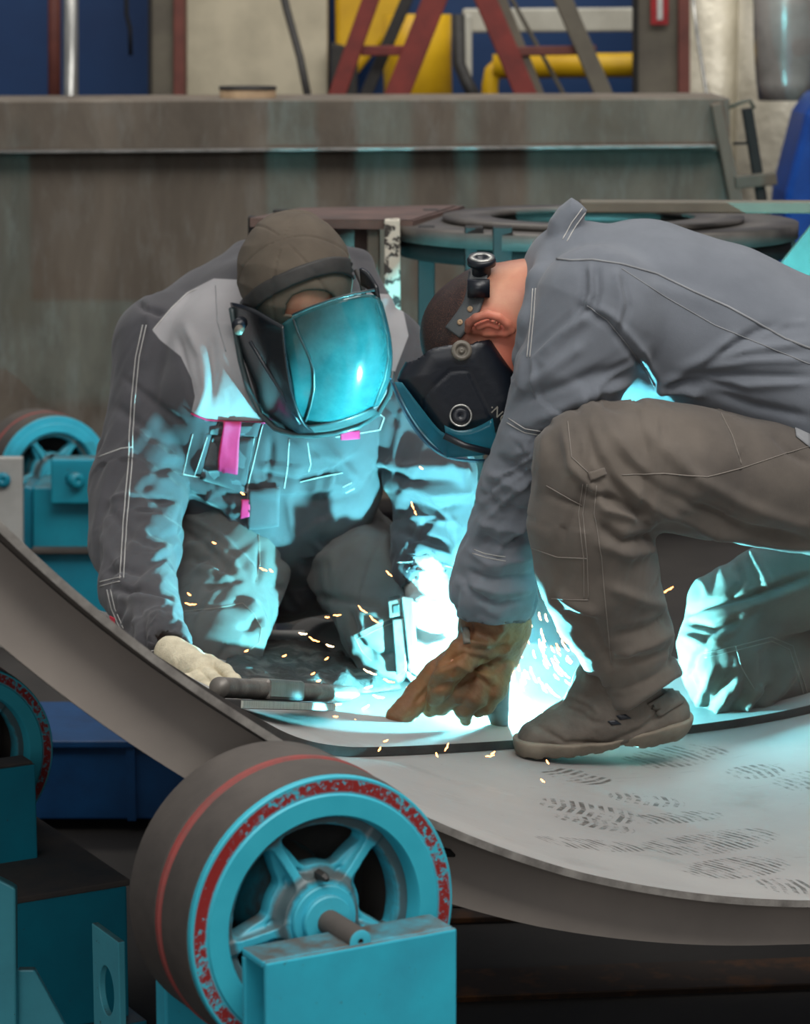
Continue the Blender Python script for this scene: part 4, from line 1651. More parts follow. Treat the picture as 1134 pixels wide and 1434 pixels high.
# strap over the cap
def band(name, bv, ctr, hw, lift, th, mat, parent):
    c = np.array(ctr, float)
    seg = np.r_[0, np.cumsum(np.linalg.norm(np.diff(c, axis=0), axis=1))]
    tt = np.linspace(0, seg[-1], 40)
    c = np.stack([np.interp(tt, seg, c[:, 0]), np.interp(tt, seg, c[:, 1])], 1)
    for _ in range(4):
        c[1:-1] = (c[:-2] + 2 * c[1:-1] + c[2:]) / 4
    V, F, last = [], [], None
    m = 7
    for i in range(40):
        d = c[min(i + 1, 39)] - c[max(i - 1, 0)]
        d /= np.linalg.norm(d)
        for k in range(m):
            s = (2 * k / (m - 1) - 1) * hw
            p, n_ = hit(bv, c[i][0] - d[1] * s, c[i][1] + d[0] * s)
            if p is None:
                p, n_ = last
            last = (p, n_)
            V.append(p + n_ * lift)
    for i in range(39):
        for k in range(m - 1):
            a = i * m + k
            F.append((a, a + m, a + m + 1, a + 1))
    o = link(name, V, F, mat, parent, True)
    md = o.modifiers.new('s', 'SOLIDIFY')
    md.thickness = th
    md.offset = 0
    return o


band('headband', bvc, [(346, 432), (356, 420), (370, 408), (388, 398), (412, 387), (440, 377), (465, 371), (486, 373), (499, 382)], 11, .004, .004, 'strap', HEL)
rod('headband_end', [(498, 378, 5.0), (506, 396, 4.99), (510, 415, 4.98)], 3.5, 'strap', HEL, 8)

def bvh_eval(o):
    dg = bpy.context.evaluated_depsgraph_get()
    me = o.evaluated_get(dg).to_mesh()
    return BVHTree.FromPolygons([v.co.copy() for v in me.vertices], [tuple(p.vertices) for p in me.polygons])


bpy.context.view_layer.update()
bvv = bvh_eval(VIS)
thread('visor_fold', bvv, [[(411, 446), (420, 470), (434, 500), (440, 520), (440, 545), (434, 572), (428, 590)]], 1.8, 'rimteal', HEL, .001)
thread('visor_fold', bvv, [[(524, 412), (534, 440), (541, 470), (543, 500), (538, 530), (524, 566)]], 1.5, 'rimteal', HEL, .001)
# ---- pockets, tabs and stitching
bj = bvh_of(JL)
bt_ = bvh_of(TL)
def jl_badge(name, quad, mat, lift=.003, label=None, bv=None):
    o = badge(name, bv or bj, quad, mat, PL, lift, .002)
    if label:
        o['label'] = label
    return o
jl_badge('pocket_flap', [(286, 588), (366, 592), (360, 612), (284, 606)], 'jacket_plain', .002)
jl_badge('chest_pocket', [(288, 608), (356, 614), (342, 690), (272, 668)], 'jacket_plain', .0015)
jl_badge('pink_tab', [(312, 588), (338, 590), (334, 662), (306, 657)], 'pink', .008, 'pink cloth tab on the chest pocket')
jl_badge('pink_tab', [(474, 605), (499, 603), (499, 614), (474, 616)], 'pink', .008, 'small pink tab under the screen')
jl_badge('belt_flap', [(349, 684), (392, 682), (390, 735), (347, 741)], 'jacket_plain', .006)
jl_badge('pink_tab', [(339, 700), (350, 698), (350, 722), (339, 724)], 'pink', .006, 'pink tab at the waistband')
S = []
for pl in [[(200, 455), (190, 500), (184, 560), (181, 610), (180, 650), (176, 690), (172, 740), (168, 810)], [(205, 455), (195, 500), (189, 560), (186, 610), (185, 650), (181, 690), (177, 740), (173, 810)],
           [(140, 815), (170, 808)], [(140, 821), (168, 814)], [(150, 826), (156, 852), (168, 880)], [(155, 826), (161, 852), (173, 880)], [(208, 912), (232, 908), (258, 915)],
           [(138, 640), (170, 628), (186, 626)], [(214, 462), (240, 432), (262, 411), (276, 405)]]:
    S.append(pl)
thread('stitching', bj, S, .8, 'stitch', PL)
S2 = [[(368, 594), (357, 640), (345, 690)], [(361, 594), (350, 640), (338, 688)], [(270, 608), (262, 640), (256, 665)], [(290, 612), (280, 645), (272, 668)], [(310, 590), (305, 656), (333, 662), (338, 592)],
      [(405, 615), (402, 660), (398, 684)], [(430, 618), (435, 650), (432, 660)], [(347, 684), (347, 741)], [(390, 682), (388, 735)], [(255, 664), (300, 672), (345, 690)], [(420, 675), (450, 668), (480, 662)],
      [(525, 575), (538, 585), (532, 602), (470, 612)], [(556, 788), (595, 786), (634, 795)], [(480, 682), (492, 676)], [(484, 690), (496, 684)]]
thread('bright_stitching', bj, S2, .8, 'stitch', PL)
thread('pink_piping', bj, [[(268, 579), (290, 588), (330, 591), (373, 592)]], 1.4, 'pink', PL, .001)
S3 = [[(250, 858), (300, 852), (340, 845), (356, 860), (366, 880), (362, 900), (350, 910)], [(362, 745), (364, 790), (358, 815)], [(495, 890), (530, 873), (560, 862)], [(497, 896), (532, 879), (560, 868)], [(495, 890), (508, 915), (520, 925)], [(490, 920), (494, 945)]]
thread('trouser_stitching', bt_, S3, .8, 'stitch_dim', PL)
thread('collar_seam', bj, [[(302, 400), (304, 450), (316, 492)]], .8, 'seam', PL)
o = flat('red_cuff_label', [(153, 862), (161, 866), (161, 886), (153, 878)], 4.50, .003, 'redtrim', PL, .001)

# ---- steel bar held upright in the white glove
hb = empty('steel_holder', U(570, 900, 4.890), 'stubby steel clamp held upright in the white glove', 'clamp')
def hold(name, poly, Y, th, mat):
    return flat(name, poly, Y, th, mat, hb, .002)
hold('jaw', [(543, 842), (562, 838), (563, 862), (545, 866)], 4.885, .035, 'steel')
hold('bar', [(562, 836), (578, 838), (587, 935), (574, 944)], 4.875, .012, 'galv')
hold('block', [(549, 868), (566, 866), (570, 940), (555, 946)], 4.882, .022, 'steel')
hold('jaw_face', [(549, 848), (559, 846), (560, 858), (550, 860)], 4.882, .004, 'steel_dark')

# ================================================================== RIGHT WELDER (crouching in profile)
base = onshell(880, 1050, RS)
PR = empty('person', base, 'crouching welder in grey seen from the side, with black helmet and leather glove', 'person')
torR = ch([(845, 437, 4.62, 122), (900, 440, 4.62, 130), (1000, 474, 4.62, 133), (1134, 540, 4.62, 140), (1240, 620, 4.6, 150)], 1.35)
uprR = ch([(800, 440, 4.6, 78), (800, 380, 4.62, 66)], 1.5)
armN = ch([(838, 440, 4.46, 96), (796, 530, 4.44, 72), (763, 610, 4.46, 55), (728, 680, 4.5, 51), (708, 735, 4.53, 45), (694, 790, 4.55, 47)])
cufN = ch([(694, 790, 4.55, 55), (692, 822, 4.56, 59), (692, 836, 4.565, 56)])
armF = ch([(845, 440, 4.80, 88), (835, 560, 4.92, 58), (830, 650, 4.95, 50), (850, 730, 4.90, 42), (862, 770, 4.88, 36)])
cring = ch([(796, 325, 4.66, 19), (780, 352, 4.58, 20), (760, 395, 4.50, 22), (748, 450, 4.475, 22), (742, 500, 4.5, 22), (745, 520, 4.6, 22), (748, 500, 4.72, 22), (756, 440, 4.78, 22), (775, 370, 4.74, 20), (796, 325, 4.66, 19)])
neckhole = ch([(700, 450, 4.62, 74), (800, 425, 4.62, 66)])


def fjr(X):
    f = union(X, [torR, uprR], .03)
    f = smin(f, sd_chain(X, armN), .018)
    f = smin(f, sd_chain(X, armF), .02)
    f = smin(f, sd_chain(X, cufN), .008)
    f = smax(f, -sd_chain(X, neckhole), .008)
    f = smin(f, sd_chain(X, cring), .008)
    pc = sd_poly2(project(X), [(800, 275), (812, 283), (822, 294), (812, 318), (800, 345), (782, 372), (764, 376), (766, 342), (770, 308), (782, 290)]) * .0012
    f = smin(f, smax(pc, np.abs(X[:, 1] - 4.61) - .06, .03), .006)
    wr = ch([(694, 830, 4.56, 44), (690, 880, 4.57, 52)])
    f = smax(f, -sd_chain(X, wr), .004)
    # waist: the jacket ends above the thigh
    return f


FR = [([(760, 500), (790, 470), (830, 440)], 8, .006), ([(745, 590), (790, 570), (840, 545), (880, 535)], 9, .010), ([(730, 560), (790, 540), (850, 515)], 8, -.009), ([(745, 615), (790, 600), (840, 560)], 7, -.010),
      ([(735, 540), (770, 520), (820, 480)], 8, .007), ([(820, 375), (818, 410), (808, 440)], 5, -.008), ([(836, 372), (838, 410), (828, 440)], 5, -.008), ([(860, 375), (870, 420), (862, 460)], 7, .007), ([(870, 385), (880, 430), (868, 465)], 5, -.007),
      ([(826, 372), (828, 410), (818, 438)], 4, .006), ([(812, 430), (850, 450), (890, 500), (918, 545)], 6, -.009), ([(822, 425), (860, 445), (900, 495), (925, 535)], 6, .006),
      ([(918, 545), (975, 512), (1030, 470)], 7, .013), ([(925, 540), (985, 535), (1040, 545)], 6, -.011), ([(918, 545), (960, 545), (985, 553)], 6, .012), ([(940, 530), (1000, 500), (1060, 465), (1134, 450)], 7, -.010),
      ([(950, 525), (1010, 525), (1134, 528)], 6, -.008), ([(950, 515), (1040, 490), (1134, 482)], 7, .008), ([(985, 515), (1050, 505), (1134, 505)], 6, .007), ([(970, 535), (1040, 540), (1134, 536)], 6, .006),
      ([(1060, 470), (1100, 455), (1134, 450)], 6, .008), ([(1000, 550), (1060, 570), (1134, 585)], 7, -.008),
      ([(700, 640), (735, 660), (750, 668)], 7, -.010), ([(690, 665), (720, 680), (745, 685)], 7, .009), ([(680, 690), (700, 712), (745, 720)], 7, -.009), ([(672, 730), (700, 740), (745, 735)], 7, .010), ([(668, 752), (705, 765), (742, 752)], 6, -.009),
      ([(655, 770), (690, 792), (745, 778)], 6, .008), ([(650, 800), (690, 812), (745, 806)], 6, -.011), ([(650, 816), (700, 830), (748, 824)], 6, .010), ([(668, 838), (700, 848), (738, 838)], 5, -.008), ([(640, 800), (665, 830), (690, 850)], 5, -.006),
      ([(715, 600), (760, 610), (800, 612)], 6, -.006), ([(900, 400), (960, 410), (1020, 430)], 12, .004)]


def djr(P, N):
    d = limb_folds(P, N, armN, [.002, .006, .010, .010, .009, .004], 19, 1.4, 3, 31.0)
    d += limb_folds(P, N, cufN, [.003, .006, .004], 24, 1.6, 4, 3.0)
    d += .006 * (vnoise(P * np.array([7, 7, 16]) + 4) - .5) + .003 * (vnoise(P * 24 + 9) - .5)
    return d + strokes(P, N, FR)


lo, hi = bounds([torR, uprR, armN, armF, cufN, cring])
hi[0] = U(1215, 600, 4.6)[0]
JR = sculpt('jacket', fjr, lo, hi, HV, 'jacket_r', PR, djr)

thN = ch([(1270, 690, 4.5, 100), (1134, 686, 4.46, 86), (1000, 664, 4.42, 90), (900, 650, 4.38, 86), (832, 642, 4.36, 76)])
shN = ch([(828, 650, 4.36, 78), (827, 730, 4.37, 84), (836, 800, 4.40, 83), (852, 850, 4.43, 76), (876, 900, 4.45, 64), (893, 938, 4.46, 46)])
cfN = ch([(893, 938, 4.46, 52), (901, 960, 4.46, 55), (903, 985, 4.46, 55)])
thF = ch([(1300, 770, 4.85, 96), (1180, 800, 4.86, 74), (1075, 828, 4.85, 62), (1020, 875, 4.82, 56)])
knF = ch([(1022, 850, 4.83, 56), (1010, 915, 4.80, 60), (1022, 945, 4.80, 58)])
shF = ch([(1020, 938, 4.81, 60), (1140, 928, 4.93, 66), (1290, 915, 5.02, 60)])
pelR = ch([(1260, 660, 4.55, 120), (1280, 680, 4.75, 120)])


def ftr(X):
    f = sd_chain(X, thN)
    f = smin(f, sd_chain(X, shN), .022)
    f = smin(f, sd_chain(X, pelR), .03)
    g = smin(sd_chain(X, thF), sd_chain(X, knF), .02)
    g = smin(g, sd_chain(X, shF), .012)
    f = smin(f, g, .01)
    cz = sd_chain(X, cfN)
    cz = smax(cz, sd_poly2(project(X), [(780, 932), (850, 936), (900, 940), (948, 916), (1000, 880), (1000, 925), (946, 950), (882, 995), (840, 992), (780, 992)]) * .00114, .005)
    f = smin(f, cz, .003)
    hol = ch([(900, 968, 4.46, 45), (905, 1010, 4.46, 50)])
    f = smax(f, -sd_chain(X, hol), .004)
    return f


FTR = [([(790, 600), (800, 650), (835, 690), (850, 720)], 7, .010), ([(815, 590), (835, 640), (870, 690), (900, 730)], 7, -.009), ([(848, 595), (880, 640), (930, 690), (990, 725)], 8, .008), ([(870, 640), (930, 690), (1030, 735), (1134, 760)], 8, -.012),
       ([(850, 660), (920, 710), (1000, 745), (1134, 768)], 7, .009), ([(900, 600), (960, 660), (1040, 705), (1134, 740)], 9, .007), ([(820, 690), (860, 700), (905, 730)], 6, -.012), ([(835, 730), (870, 760), (915, 750), (922, 735)], 7, -.013),
       ([(840, 712), (880, 722), (912, 728)], 6, .010), ([(835, 760), (880, 775), (925, 765)], 8, .008), ([(765, 690), (800, 705), (822, 715)], 5, -.005), ([(890, 568), (895, 600), (905, 640)], 5, -.004), ([(1010, 575), (1030, 620), (1040, 650)], 5, -.005),
       ([(790, 860), (830, 870), (855, 930)], 7, -.009), ([(850, 820), (900, 840), (935, 850)], 8, .008), ([(855, 890), (905, 880), (940, 860)], 8, -.008), ([(865, 915), (910, 900), (942, 885)], 7, .009), ([(858, 926), (900, 922), (945, 905)], 5, -.006),
       ([(780, 830), (810, 850), (840, 860)], 8, .007), ([(1080, 610), (1105, 635), (1134, 650)], 6, -.006), ([(940, 620), (960, 650), (980, 680)], 10, .004),
       ([(1134, 805), (1050, 835), (980, 850), (940, 870)], 5, -.014), ([(1134, 820), (1050, 850), (990, 880)], 7, .010), ([(960, 870), (1000, 880), (1040, 862)], 5, -.012), ([(955, 890), (990, 905), (1030, 880)], 6, .010), ([(1000, 770), (980, 810), (960, 850)], 8, .008),
       ([(1050, 770), (1070, 810), (1075, 830)], 6, .010), ([(1030, 790), (1040, 815), (1020, 840)], 5, -.009), ([(960, 950), (975, 920), (1000, 900)], 5, -.008), ([(970, 1000), (990, 960), (1000, 935)], 6, .011), ([(985, 1000), (1010, 960), (1020, 940)], 5, -.009),
       ([(1000, 995), (1025, 965), (1035, 945)], 6, .011), ([(1020, 998), (1045, 965)], 5, -.008), ([(1040, 992), (1065, 960)], 6, .011), ([(1060, 995), (1095, 960), (1115, 935)], 6, .010), ([(1050, 990), (1080, 958)], 5, -.008)]


def dtr(P, N):
    d = limb_folds(P, N, thN, [.004, .006, .007, .007, .006], 13, 1.2, 5, 40.0) + limb_folds(P, N, shN, [.004, .006, .004, .004, .006, .002], 15, 1.2, 3.5, 52.0)
    d += limb_folds(P, N, knF, [.004, .005, .004], 16, 1.3, 3, 6.) + limb_folds(P, N, shF, [.005, .005, .005], 12, 1.4, 5, 17.)
    return d + strokes(P, N, FTR)


lo, hi = bounds([thN, shN, cfN, thF, knF, shF])
hi[0] = U(1230, 700, 4.6)[0]
TR = sculpt('trousers', ftr, lo, hi, HV, 'trouser_r', PR, dtr)

# ---- boot
bc = ch([(752, 1036, 4.47, 29), (790, 1024, 4.475, 36), (838, 1010, 4.485, 40), (890, 1000, 4.50, 44), (930, 1000, 4.515, 36)], 1.25)
ank = ch([(862, 1000, 4.48, 44), (878, 950, 4.47, 44), (890, 920, 4.465, 40)])
tong = ch([(800, 1000, 4.48, 20), (826, 950, 4.475, 20), (832, 925, 4.475, 16)], 1.5)
g0, g1 = U(735, 1062, 4.44), U(955, 1030, 4.53)
gx = g1 - g0
gx /= np.linalg.norm(gx)
gn = np.array([0, 0, 1.0]) - gx * gx[2]
gn /= np.linalg.norm(gn)


def fboot(X):
    f = smin(sd_chain(X, bc), sd_chain(X, ank), .03)
    f = smin(f, sd_chain(X, tong), .014)
    h = (X - g0) @ gn
    return smax(f, .016 - h, .006)


def fsole(X):
    c = (bc[0], bc[1] + .006, bc[2])
    f = sd_chain(X, c)
    h = (X - g0) @ gn
    s = (X - g0) @ gx
    up = .030 + .010 * np.clip((s - .13) / .05, 0, 1) - .006 * np.sin(np.clip(s / .25, 0, 1) * math.pi)
    arch = .012 * np.exp(-((s - .155) / .028) ** 2)
    cleat = .003 * (np.sin(s * 260) > .2)
    f = smax(f, h - up, .004)
    return smax(f, arch + cleat - h, .002)


FB = [([(745, 1012), (790, 1040), (850, 1042), (900, 1020), (945, 985)], 4, -.004), ([(790, 990), (815, 1000), (830, 1012), (845, 1012)], 4, -.003), ([(735, 1020), (760, 1035), (800, 1040)], 6, .002), ([(800, 975), (825, 985), (840, 1000)], 4, .003)]
lo, hi = bounds([bc, ank, tong])
BO = sculpt('boot', fboot, lo, hi, .003, 'boot', PR, lambda P, N: strokes(P, N, FB) + .003 * (vnoise(P * 40) - .5) + .0015 * (vnoise(P * 110) - .5))
sculpt('sole', fsole, lo - .01, hi + .01, .0026, 'sole', BO)
bvb = bvh_of(BO)
badge('strap', bvb, [(905, 985), (945, 962), (955, 985), (922, 1005)], 'boot', BO, .002, .003)
for q in ([(862, 1002), (876, 1000), (884, 1006), (868, 1008)], [(850, 1010), (862, 1008), (870, 1014), (856, 1016)]):
    badge('eyelet', bvb, q, 'black', BO, .0005, .001, 3, 3)
badge('scuff_mark', bvb, [(752, 1042), (762, 1041), (765, 1045), (754, 1046)], 'wood', BO, .0004, .0006, 3, 3)
fbt = ch([(1290, 930, 5.05, 46), (1340, 950, 5.08, 40)])
lo, hi = bounds([fbt])
sculpt('boot', lambda X: sd_chain(X, fbt), lo, hi, .006, 'boot', PR)

# ---- head, neck and hands
hr_c = U(668, 452, 4.62)
hrf = np.array([-.18, -.05, -.98])
hrf /= np.linalg.norm(hrf)
hru = np.array([-.97, 0.02, .16])
hru -= hrf * (hrf @ hru)
hru /= np.linalg.norm(hru)
hrr = np.cross(hrf, hru)
skull = ch([(668, 468, 4.62, 79), (682, 458, 4.62, 78)], .92)
neckR = ch([(700, 440, 4.62, 66), (740, 440, 4.62, 76), (800, 440, 4.64, 84)])
jawR = ch([(690, 510, 4.60, 58), (672, 560, 4.60, 48)])
ear = [ch([(655, 463, 4.515, 5), (657, 452, 4.507, 6), (666, 445, 4.50, 6), (682, 440, 4.498, 6), (698, 444, 4.50, 6), (710, 453, 4.505, 6), (716, 462, 4.512, 6)]),
       ch([(670, 458, 4.513, 5), (684, 453, 4.508, 4.5), (697, 458, 4.51, 4.5)]), ch([(716, 462, 4.512, 6), (708, 466, 4.517, 6), (698, 466, 4.52, 5)]), ch([(690, 466, 4.518, 5), (680, 466, 4.522, 6)])]
earbase = ch([(664, 460, 4.53, 9), (690, 458, 4.53, 13), (706, 462, 4.53, 9)])
GR = [  # brown leather glove: palm/back, index, thumb, middle, ring, little
    ch([(690, 868, 4.60, 46), (686, 900, 4.605, 42), (670, 925, 4.60, 36), (654, 938, 4.595, 32)]),
    ch([(644, 926, 4.585, 25), (614, 946, 4.575, 22), (588, 972, 4.575, 20), (567, 996, 4.555, 17.5), (555, 1004, 4.545, 14.5)]),
    ch([(676, 900, 4.55, 27), (650, 916, 4.53, 23), (630, 938, 4.525, 19), (617, 962, 4.535, 16), (610, 976, 4.545, 13.5)]),
    ch([(660, 945, 4.57, 23), (638, 968, 4.555, 20), (616, 984, 4.56, 17), (604, 990, 4.57, 14)]),
    ch([(680, 945, 4.56, 22), (664, 974, 4.55, 19), (650, 992, 4.555, 14), (652, 1008, 4.57, 8)]),
    ch([(698, 935, 4.57, 21), (692, 964, 4.56, 18), (680, 986, 4.565, 14), (670, 994, 4.575, 11)]),
]
GA = ch([(694, 850, 4.57, 50), (692, 880, 4.59, 50), (688, 910, 4.605, 43)])
GF = [  # far hand resting on the far thigh, behind the near knee
    ch([(862, 770, 4.88, 32), (872, 795, 4.86, 32), (884, 815, 4.85, 28)]),
    ch([(892, 800, 4.84, 13), (908, 812, 4.83, 12), (918, 826, 4.83, 9)]), ch([(894, 812, 4.85, 13), (906, 828, 4.84, 12), (912, 842, 4.84, 9)]),
    ch([(886, 824, 4.86, 13), (894, 842, 4.85, 11), (898, 856, 4.85, 9)]), ch([(874, 826, 4.87, 12), (880, 842, 4.87, 10), (884, 854, 4.87, 8)]),
    ch([(880, 780, 4.83, 13), (898, 784, 4.82, 11), (912, 792, 4.82, 9)])]


def fbr(X):
    f = smin(sd_chain(X, skull), sd_chain(X, neckR), .04)
    f = smin(f, sd_chain(X, jawR), .03)
    fh = head_sdf(X, U(684, 474, 4.62), hrf, hru, hrr, .9)
    f = smin(f, fh, .01)
    f = smin(f, sd_chain(X, earbase), .006)
    for c in ear:
        f = smin(f, sd_chain(X, c, .003), .0035)
    f = smin(f, union(X, shrink([torR], .03), .03), .04)
    for c in shrink([armN, armF, thN, shN, thF, knF, shF, pelR], .02):
        f = smin(f, sd_chain(X, c), .02)
    for c in shrink(GR, .006) + shrink(GF, .005):
        f = smin(f, sd_chain(X, c, .004), .004)
    return f


lo, hi = bounds([skull, neckR, torR, armN, armF, thN, shN, thF, shF] + GR + GF, .02)
hi[0] = U(1200, 600, 4.6)[0]
BR = sculpt('body', fbr, lo, hi, .0042, 'skin', PR, lambda P, N: np.zeros(len(P)), {
    'hair': [[(480, 560), (500, 400), (600, 320), (720, 320), (742, 350), (708, 372), (688, 396), (676, 425), (664, 470), (650, 540)]],
    'flush': [[(650, 470), (652, 445), (680, 434), (705, 440), (722, 465), (735, 520), (700, 540), (690, 475)]]})

gl = glove('glove', GR + [GA], 'leather', PR, 'brown leather welding glove', [
    ([(645, 905), (680, 910), (715, 905)], 5, -.006), ([(640, 885), (655, 900), (690, 905)], 5, .006), ([(620, 930), (650, 915), (690, 930)], 5, -.006), ([(600, 950), (640, 930), (690, 950)], 5, .006), ([(655, 860), (660, 885), (650, 905)], 4, -.004),
    ([(700, 860), (705, 880), (690, 900)], 5, .004), ([(580, 985), (600, 965), (640, 955)], 4, -.005), ([(640, 960), (665, 945), (690, 965)], 4, -.005), ([(660, 935), (690, 940), (712, 925)], 4, -.004)], .004, .0024, .0025)
glove('glove', GF, 'leather_dark', PR, 'dark glove of the far hand', None, .006, .0026, .003)
rodp = badge('buckle', bvh_of(gl), [(646, 881), (657, 879), (659, 901), (649, 902)], 'knob_grey', gl, .001, .004, 4, 4)
cu = MB()
pts = []
bvg = bvh_of(gl)
thread('cuff_hem', bvg, [[(640, 850), (660, 858), (700, 860), (746, 848)]], 2.2, 'leather', gl, .0)

# torch
to = empty('welding_torch', U(703, 1025, 4.63), 'grey welding torch nozzle pointing at the arc below the leather glove', 'torch')
MT['nozzle'] = simple('scorched_nozzle', (92, 84, 86), .55, .2, c2=(66, 60, 62), scale=14)
NP = [(686, 940, 4.63, 26), (690, 962, 4.63, 24), (694, 985, 4.635, 19), (699, 1008, 4.632, 14), (702, 1024, 4.628, 10)]
MB().tube([U(*q[:3]) for q in NP], [q[3] * mpp(*q[:3]) for q in NP], 28).build('nozzle', 'nozzle', to, True)
rod('wire_tip', [(702, 1024, 4.628), (704, 1033, 4.626)], 5, 'steel_dark', to, 12)
rod('handle', [(686, 940, 4.63), (692, 900, 4.64), (700, 860, 4.66)], 14, 'black', to, 20)

# ---- helmet
hp_ = [(588, 477), (600, 470), (626, 465), (672, 463), (690, 474), (722, 524), (740, 560), (720, 620), (700, 640), (655, 620), (625, 640), (605, 598), (580, 562), (557, 533), (560, 520)]
hp3 = [(585, 478), (600, 470), (626, 465), (672, 463), (688, 472), (722, 524), (742, 560), (722, 610), (698, 612), (650, 612), (620, 622), (600, 592), (578, 560), (556, 532), (560, 520)]
yc, hw = 4.62, .118
m_ = mpp(650, 550, yc)


def polyd(X, poly):
    """distance to a traced outline carried straight back along the view"""
    return sd_poly2(project(X), poly) * m_


def fhel(X):
    d2 = polyd(X, hp3)
    dy = np.abs(X[:, 1] - yc) - hw
    f = smax(d2, dy, .05)
    inner = smax(polyd(X, [(700, 440), (560, 440), (570, 525), (600, 585), (622, 612), (648, 602), (700, 602), (730, 560), (716, 524), (690, 480)]), np.abs(X[:, 1] - yc) - hw + .006, .045) + .002
    f = smax(f, -inner, .003)
    pz = sd_poly2(project(X), [(592, 560), (606, 542), (630, 520), (655, 518), (668, 545), (690, 590), (700, 640), (600, 640)]) * m_
    near = X[:, 1] < yc
    f = f + np.where(near, .0018 * np.exp(-(pz / .0018) ** 2), 0)
    return f


lo, hi = np.min([U(545, 650, 4.45), U(545, 650, 4.8)], 0) - .03, np.max([U(750, 440, 4.45), U(750, 440, 4.8)], 0) + .03
HR = sculpt('welding_helmet', fhel, lo, hi, .0032, 'black', PR)
HR['label'] = 'black welding helmet'
bh = bvh_of(HR)
patch('visor', [
    [(548, 530, 4.53), (546, 528, 4.62), (548, 530, 4.71)],
    [(566, 572, 4.515), (562, 575, 4.62), (566, 572, 4.725)],
    [(592, 612, 4.515), (588, 616, 4.62), (592, 612, 4.725)],
    [(626, 643, 4.52), (622, 646, 4.62), (626, 643, 4.72)],
    [(690, 643, 4.53), (690, 648, 4.62), (690, 643, 4.71)]], 'bluescreen', HR, .003)
patch('visor_side', [[(562, 536, 4.512), (590, 572, 4.505), (620, 612, 4.505), (632, 606, 4.50)], [(552, 535, 4.52), (570, 576, 4.51), (596, 613, 4.51), (628, 642, 4.515)]], 'tealwindow', HR, .002, 2)
patch('side_window', [[(622, 596, 4.494), (640, 606, 4.494), (668, 600, 4.494), (690, 586, 4.494)], [(628, 640, 4.505), (650, 640, 4.50), (672, 638, 4.50), (698, 634, 4.50)]], 'tealwindow', HR, .002, 2)
rod('lower_bar', [(622, 610, 4.49), (650, 624, 4.49), (690, 634, 4.49)], 5, 'black', HR, 10)
for (x, y, r, mt, nm) in ((646, 491, 14.5, 'knob_grey', 'pivot_knob'), (645, 582, 16, 'galv', 'lens_ring')):
    p, n_ = hit(bh, x, y)
    if p is None:
        p, n_ = U(x, y, 4.5), np.array([0, -1., 0])
    n_ = np.array([0.05, -.98, .17])
    n_ /= np.linalg.norm(n_)
    ax_ = np.cross([0, 0, 1.], n_)
    ax_ /= np.linalg.norm(ax_)
    M = frame(p, ax_, np.cross(n_, ax_), n_)
    R_ = r * mpp(x, y, 4.5)
    if nm == 'pivot_knob':
        MB().lathe([(R_, -.004), (R_, .006), (R_ * .8, .009), (R_ * .62, .009), (R_ * .55, .004), (R_ * .3, .004), (R_ * .26, .008), (.0001, .008), (.0001, -.004)], 32).build(nm, mt, HR, True, M)
    else:
        MB().lathe([(R_, -.003), (R_, .005), (R_ * .86, .005), (R_ * .80, -.003)], 40).build(nm, mt, HR, True, M)
        MB().lathe([(R_ * .8, -.001), (R_ * .8, .002), (R_ * .5, .0035), (.0001, .0035), (.0001, -.001)], 40).build('lens', 'black', HR, True, M)
# lettering
fc = bpy.data.curves.new('lettering', 'FONT')
fc.body = '\u00b7NO'
fc.size = .022
fc.extrude = .0004
fo = bpy.data.objects.new('lettering_tmp', fc)
COL.objects.link(fo)
bpy.context.view_layer.update()
me = bpy.data.meshes.new_from_object(fo.evaluated_get(bpy.context.evaluated_depsgraph_get()))
bpy.data.objects.remove(fo)
lt = bpy.data.objects.new('lettering', me)
COL.objects.link(lt)
me.materials.clear()
me.materials.append(MT['letter'])
p1, n1 = hit(bh, 683, 572)
p2, n2 = hit(bh, 703, 590)
if p2 is None or abs(p2[1] - p1[1]) > .06:
    p2, n2 = p1 + np.array([.018, .004, -.016]), n1
ex = p2 - p1
ex /= np.linalg.norm(ex)
nz_ = n1 + n2
nz_ -= ex * (nz_ @ ex)
nz_ /= np.linalg.norm(nz_)
lt.matrix_world = frame(p1 + nz_ * .0035, ex, np.cross(nz_, ex), nz_)
par(lt, HR)
lt['label'] = 'pale outlined letters on the helmet'

# ---- headgear strap
def skull_only(X):
    return smin(smin(sd_chain(X, skull), sd_chain(X, neckR), .04), head_sdf(X, U(684, 474, 4.62), hrf, hru, hrr, .9), .01)


lo, hi = bounds([skull], .03)
Ps, Fs, Ns = mesh_sdf(skull_only, lo, hi, .006)
sk = BVHTree.FromPolygons([Vector(p) for p in Ps], [tuple(int(i) for i in f) for f in Fs])
sb = band('headband', sk, [(671, 384), (669, 400), (667, 416), (661, 432), (650, 448), (636, 466)], 12.5, .005, .003, 'strapgrey', HR)
for (x, y) in ((667, 416), (660, 434), (646, 452)):
    p, n_ = hit(sk, x, y)
    p = p + n_ * .0052
    if p is not None:
        ax_ = np.cross([0, 0, 1.], n_)
        ax_ /= np.linalg.norm(ax_)
        MB().lathe([(.0001, 0), (.0048, 0), (.0048, .0008), (.0001, .0008)], 20).build('strap_hole', 'skin', sb, True, frame(p + n_ * .0028, ax_, np.cross(n_, ax_), n_)) if False else MB().lathe([(.0001, 0), (.0048, 0), (.0048, .0008), (.0001, .0008)], 20).build('strap_hole', 'wood', HR, True, frame(p + n_ * .0024, ax_, np.cross(n_, ax_), n_))
kx = U(674, 380, 4.575)
